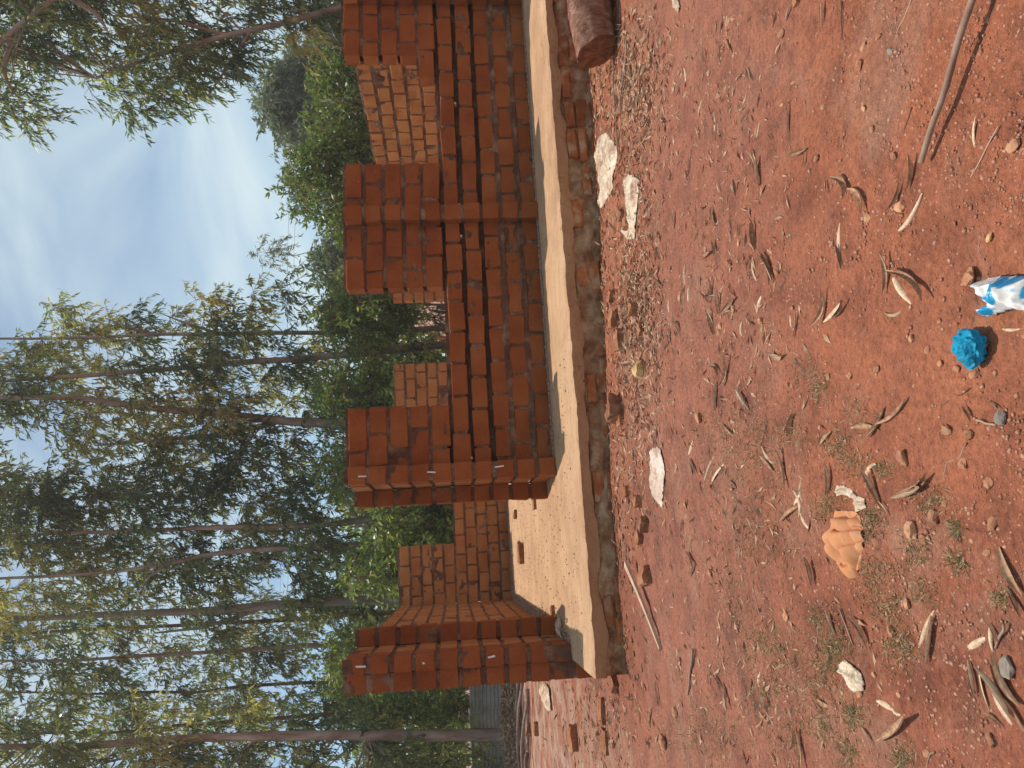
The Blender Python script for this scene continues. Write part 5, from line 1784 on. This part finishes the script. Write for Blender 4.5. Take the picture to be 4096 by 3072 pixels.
def dry_leaf(x, y, lpx, ang, k=None):
    """ang: degrees in the photograph, 0 = along x, 90 = along y"""
    dx, dy = math.cos(R(ang)) * lpx / 2, math.sin(R(ang)) * lpx / 2
    p = G(x - dx, y - dy); q = G(x + dx, y + dy)
    L = float(np.linalg.norm((q - p)[:2]))
    c = (p + q) / 2
    o = bpy.data.objects.new('dry_leaf', CL[random.randrange(14) if k is None else k]); COL.objects.link(o)
    o.location = (c[0], c[1], float(gz(c[0], c[1])) + 0.007)
    o.rotation_euler = (random.choice((0.0, 0.0, 3.14)) + random.gauss(0, .45), random.gauss(0, .06), math.atan2(q[1] - p[1], q[0] - p[0]))
    o.scale = (L, min(L, 0.12), min(L, 0.12))
    return tag(o, None, 'leaf', 'curled dry leaves on the yard')


leaves = [(3160, 470, 130, 90), (3390, 735, 100, 62), (3450, 780, 120, 60), (3655, 690, 150, 100), (3600, 790, 120, 110), (3640, 880, 210, 128), (3355, 970, 150, 88), (3898, 540, 140, 98), (3296, 50, 90, 95), (3200, 618, 75, 160), (3225, 640, 60, 100), (3035, 520, 70, 100), (3040, 690, 130, 88), (3020, 640, 90, 80), (3160, 60, 70, 110),
          (3555, 1093, 170, 93), (3660, 1120, 190, 38), (3610, 1150, 150, 55), (3303, 1240, 150, 100), (3335, 1250, 110, 130), (3370, 1240, 90, 125), (3190, 1300, 110, 95), (3165, 1290, 90, 85), (3364, 1031, 100, 80), (3080, 1068, 120, 70), (3580, 1259, 75, 165), (3117, 1426, 55, 20), (3590, 1660, 150, 135), (3475, 1706, 100, 5), (3520, 1700, 140, 120), (3167, 1691, 95, 100), (3302, 1747, 75, 130), (3506, 1950, 160, 72), (3690, 1935, 120, 145), (3655, 1975, 120, 160), (3142, 1870, 160, 80), (3080, 1845, 90, 50), (3327, 1920, 130, 92), (3204, 1968, 110, 85), (3985, 1615, 60, 40), (3882, 1654, 70, 65), (4049, 1321, 70, 0), (3475, 1876, 95, 118),
          (3252, 2284, 120, 82), (3226, 2097, 110, 58), (3161, 2052, 90, 140), (3200, 2010, 110, 80), (3336, 2491, 110, 70), (3452, 2520, 150, 62), (3700, 2510, 170, 112), (3733, 2555, 190, 98), (3898, 2572, 110, 150), (3965, 2540, 130, 80), (3990, 2530, 90, 60), (3904, 2715, 150, 80), (3935, 2745, 180, 75), (4010, 2760, 240, 60), (4040, 2740, 240, 62), (4060, 2830, 220, 55), (4020, 2850, 260, 60), (3990, 2870, 100, 40), (4047, 2290, 220, 62), (4075, 2400, 140, 60), (3545, 2822, 80, 30), (3590, 2850, 70, 35), (3601, 2917, 170, 142), (3213, 3001, 170, 80), (3190, 2960, 90, 90), (3036, 2711, 60, 100), (3546, 2032, 70, 60), (3480, 2935, 90, 60), (3300, 2820, 60, 30), (3100, 3030, 60, 60),
          (2827, 1020, 65, 150), (2865, 992, 60, 80), (2962, 919, 50, 90), (3019, 948, 110, 88), (3082, 1059, 130, 72), (3015, 1093, 95, 75), (2740, 1107, 100, 92), (2754, 1189, 85, 95), (2677, 1235, 80, 85), (2851, 1151, 80, 92), (2882, 1208, 100, 95), (2928, 1218, 80, 125), (3041, 1204, 90, 105), (2966, 1315, 60, 90), (2682, 1348, 70, 85), (2913, 1493, 130, 100), (2870, 1589, 120, 95), (2981, 1594, 95, 60), (2870, 1469, 60, 45), (2851, 1295, 100, 80), (2716, 1300, 60, 70), (2835, 1870, 110, 110), (2865, 1890, 120, 120), (3145, 1890, 130, 80), (3082, 1855, 80, 55), (2942, 1937, 60, 60), (2769, 1802, 60, 110), (2749, 2019, 70, 80), (2913, 1720, 70, 40), (3193, 1995, 90, 120), (2780, 1860, 70, 65), (2640, 2788, 110, 75), (2912, 2776, 100, 75), (2880, 2720, 90, 60), (2842, 2700, 90, 88), (2560, 2840, 110, 85), (2600, 2870, 90, 100), (2735, 2100, 60, 95), (2770, 2230, 70, 60), (2775, 2280, 60, 100), (2640, 1130, 50, 60), (2690, 700, 50, 95), (2860, 500, 80, 95), (2745, 320, 100, 92), (2800, 430, 70, 100), (2760, 660, 70, 95), (2700, 880, 70, 92), (2860, 870, 80, 80), (2950, 750, 70, 95), (3000, 300, 60, 70), (2920, 180, 60, 60)]
items = []
for x, y, l, an in leaves:
    o = dry_leaf(x, y, l, an)
    items.append((o, (x, y)))
label_all(items, 'curled dry leaf on the soil, {} to the {}')

# ------------------------------------------------------------------ litter, grit and thin grass (nobody could count these)
def scatter_pts(n, zones=None):
    m_ = int(n * 1.6)
    if zones:
        zn = np.array(zones, float)[RNG.integers(len(zones), size=m_)]
        q = np.stack([(zn[:, 0] + zn[:, 2]) / 2 + RNG.normal(size=m_) * (zn[:, 2] - zn[:, 0]) * 0.33, (zn[:, 1] + zn[:, 3]) / 2 + RNG.normal(size=m_) * (zn[:, 3] - zn[:, 1]) * 0.33], 1)
        q[:, 0] = np.maximum(q[:, 0], 2150)
    else:
        q = np.stack([2380 + 1800 * RNG.random(m_) ** 0.8, RNG.uniform(-100, 3180, m_)], 1)
    p = Gv(q)
    a = p[:, 0] * E1[0] + p[:, 1] * E1[1]; b = p[:, 0] * E2[0] + p[:, 1] * E2[1]
    p = p[~((b > 5.93) & (a > -1.0))]
    return p[:n]


zones = [(2330, 60, 2640, 560), (2400, 100, 2640, 560), (2440, 900, 2640, 1700), (2480, 950, 2620, 1500), (2420, 1650, 2600, 2200), (2300, 2750, 2560, 3072), (2200, 2700, 2500, 3072), (2640, 60, 3100, 1000), (2700, 900, 3150, 1750), (2620, 1650, 3150, 2500), (2600, 2400, 3300, 3072)]
p = np.concatenate([scatter_pts(3000, zones), scatter_pts(1900, zones[:4]), scatter_pts(1500, [(2440, 500, 2620, 1000), (2450, 900, 2620, 1500), (2470, 1400, 2640, 1900), (2400, 100, 2640, 600)])])
n = len(p)
dirs = RNG.normal(size=(n, 3)) * np.array([1, 1, 0.16])
d0 = np.linalg.norm(p - CAM, axis=1)
L = RNG.uniform(0.025, 0.085, n) * (0.5 + 0.1 * d0)
p[:, 2] += 0.004
dirs[:, 2] = np.abs(dirs[:, 2])
lv = leaf_arrays(p, dirs, L, L * RNG.uniform(0.10, 0.26, n), RNG)
tag(link('leaf_litter', mesh('leaf_litter', lv, np.arange(n * 4).reshape(-1, 4)), M['litter']), 'fine dry leaf litter scattered over the soil by the foundation', 'leaf litter', kind='stuff')

p = scatter_pts(26000)
# grit gathers in patches
keep_ = RNG.random(len(p)) < 0.25 + 0.75 * sstep(-0.25, 0.35, fbm(p[:, 0] * 2.2, p[:, 1] * 2.2, 0, 3, 15))
p = p[keep_]
n = len(p)
oct_ = np.array([(1, 0, 0), (-.9, .2, 0), (0.1, 1, 0), (0, -1, .1), (0, 0, .8), (0, 0, -.6)])
ofs = np.array([(0, 2, 4), (2, 1, 4), (1, 3, 4), (3, 0, 4), (2, 0, 5), (1, 2, 5), (3, 1, 5), (0, 3, 5)])
d0 = np.linalg.norm(p - CAM, axis=1)
sz = (0.0010 + 0.0075 * RNG.random(n) ** 5.0) * (0.6 + 0.22 * d0)
V_ = oct_[None] * (1 + RNG.normal(size=(n, 6, 3)) * 0.22) * sz[:, None, None]
an = RNG.uniform(0, 6.28, n)
cx_, sx_ = np.cos(an)[:, None], np.sin(an)[:, None]
V_ = np.stack([V_[..., 0] * cx_ - V_[..., 1] * sx_, V_[..., 0] * sx_ + V_[..., 1] * cx_, V_[..., 2]], -1) + (p + np.stack([0 * sz, 0 * sz, 0.002 - 0.25 * sz], 1))[:, None, :]
Fo = (np.arange(n)[:, None, None] * 6 + ofs[None]).reshape(-1, 3)
tag(link('grit', mesh('grit', V_.reshape(-1, 3), Fo), M['grit']), 'loose grit and tiny pebbles over the red soil', 'grit', kind='stuff')

n = 2600
aa_ = RNG.uniform(-1.0, 6.5, n); bb_ = 5.93 - np.abs(RNG.normal(size=n)) * 0.22
pp = np.stack([aa_ * E1[0] + bb_ * E2[0], aa_ * E1[1] + bb_ * E2[1]], 1)
keep_ = RNG.random(n) < 0.2 + 0.8 * sstep(-0.3, 0.3, fbm(aa_ * 1.8, bb_ * 1.8, 0, 3, 95))
pp = pp[keep_]; n = len(pp)
pz = gz(pp[:, 0], pp[:, 1])
sz = 0.004 + 0.024 * RNG.random(n) ** 3.5
V_ = oct_[None] * (1 + RNG.normal(size=(n, 6, 3)) * 0.30) * sz[:, None, None] * np.array([1.2, 1.0, 0.7])
V_ = V_ + np.stack([pp[:, 0], pp[:, 1], pz + 0.003], 1)[:, None, :]
Fo = (np.arange(n)[:, None, None] * 6 + ofs[None]).reshape(-1, 3)
tag(link('rubble', mesh('rubble', V_.reshape(-1, 3), Fo), M['brick_piece']), 'crumbled brick and mortar bits along the foot of the foundation', 'rubble', kind='stuff')

# sparse grass
gz_spots = [(3310, 2030, 40, 16), (3420, 2860, 45, 30), (3400, 3010, 45, 22), (3620, 3030, 40, 18), (3300, 2885, 60, 30), (3340, 2580, 60, 34), (3330, 2640, 70, 34), (3600, 2580, 60, 26), (3833, 2245, 45, 16), (3835, 2110, 30, 12), (4010, 2390, 30, 12), (3040, 2560, 70, 34), (3050, 2780, 80, 40), (3160, 2610, 80, 34), (3278, 1555, 40, 18), (3345, 1780, 60, 26), (3400, 1850, 60, 26), (3235, 1470, 60, 20), (3160, 1740, 60, 18), (3740, 2005, 60, 18), (3330, 2000, 40, 18), (3470, 2130, 50, 22), (3490, 2060, 40, 18), (3440, 1660, 70, 18), (3540, 1880, 40, 14), (3500, 2330, 80, 26), (3680, 2200, 70, 20), (2960, 1850, 120, 36), (3020, 1800, 90, 30), (2990, 2050, 130, 40), (3060, 2200, 130, 36), (2980, 2400, 120, 34), (2860, 1750, 110, 24), (3000, 1680, 110, 24), (2780, 2900, 120, 26), (2740, 2960, 90, 24), (2900, 2950, 100, 26), (3250, 2750, 90, 40), (3560, 2440, 60, 20), (3700, 2370, 60, 16), (2950, 2600, 110, 26), (3150, 2930, 90, 30), (3280, 2470, 60, 24), (3640, 2620, 60, 16), (3480, 2270, 50, 16)]
bpv, bpd, bL, bT = [], [], [], []
for x, y, rp, n in gz_spots:
    k = int(n * 9)
    q = np.stack([x + RNG.normal(size=k) * rp * 0.6, y + RNG.normal(size=k) * rp * 0.6], 1)
    pp = Gv(q)
    bpv += list(pp); bpd += list(RNG.normal(size=(k, 3)) * np.array([1, 1, 0.35]) + np.array([0, 0, 0.45]))
    bL += list(RNG.uniform(0.011, 0.034, k) * (0.55 + 0.18 * np.linalg.norm(pp - CAM, axis=1)))
    bT += list(RNG.random(k))
for x, y in ((3833, 2245), (3835, 2112), (3420, 2862)):
    for k in range(14):
        pp = G(x + RNG.normal() * 4, y + RNG.normal() * 4)
        bpv.append(pp); bpd.append(RNG.normal(size=3) * np.array([1, 1, 0.2]) + np.array([0, 0, 0.3])); bL.append(RNG.uniform(0.035, 0.065)); bT.append(RNG.uniform(0, 0.4))
bpv = np.array(bpv); bpd = np.array(bpd); bL = np.array(bL)
me = mesh('grass', leaf_arrays(bpv, bpd, bL, bL * 0.07 + 0.0012, RNG), np.arange(len(bpv) * 4).reshape(-1, 4))
fattr(me, 'tint', np.array(bT))
tag(link('grass', me, M['grass']), 'thin dry grass in low tufts on the trodden soil', 'grass', kind='stuff')
print('bricks', BRICKS, 'objects', len(bpy.data.objects))

# ------------------------------------------------------------------ thin dusty air among the trees
hz = MB(); hz.box(-90, 90, -6, 95, -3.0, 26)
hm = bpy.data.materials.new('haze'); hm.use_nodes = True
ht = hm.node_tree; ht.nodes.clear()
ho = ht.nodes.new('ShaderNodeOutputMaterial'); hv = ht.nodes.new('ShaderNodeVolumePrincipled')
hv.inputs['Color'].default_value = (0.88, 0.88, 0.87, 1)
hv.inputs['Density'].default_value = 0.0015
hv.inputs['Anisotropy'].default_value = 0.2
ht.links.new(hv.outputs[0], ho.inputs['Volume'])
tag(hz.build('haze', hm), 'thin pale haze in the air', kind='stuff')
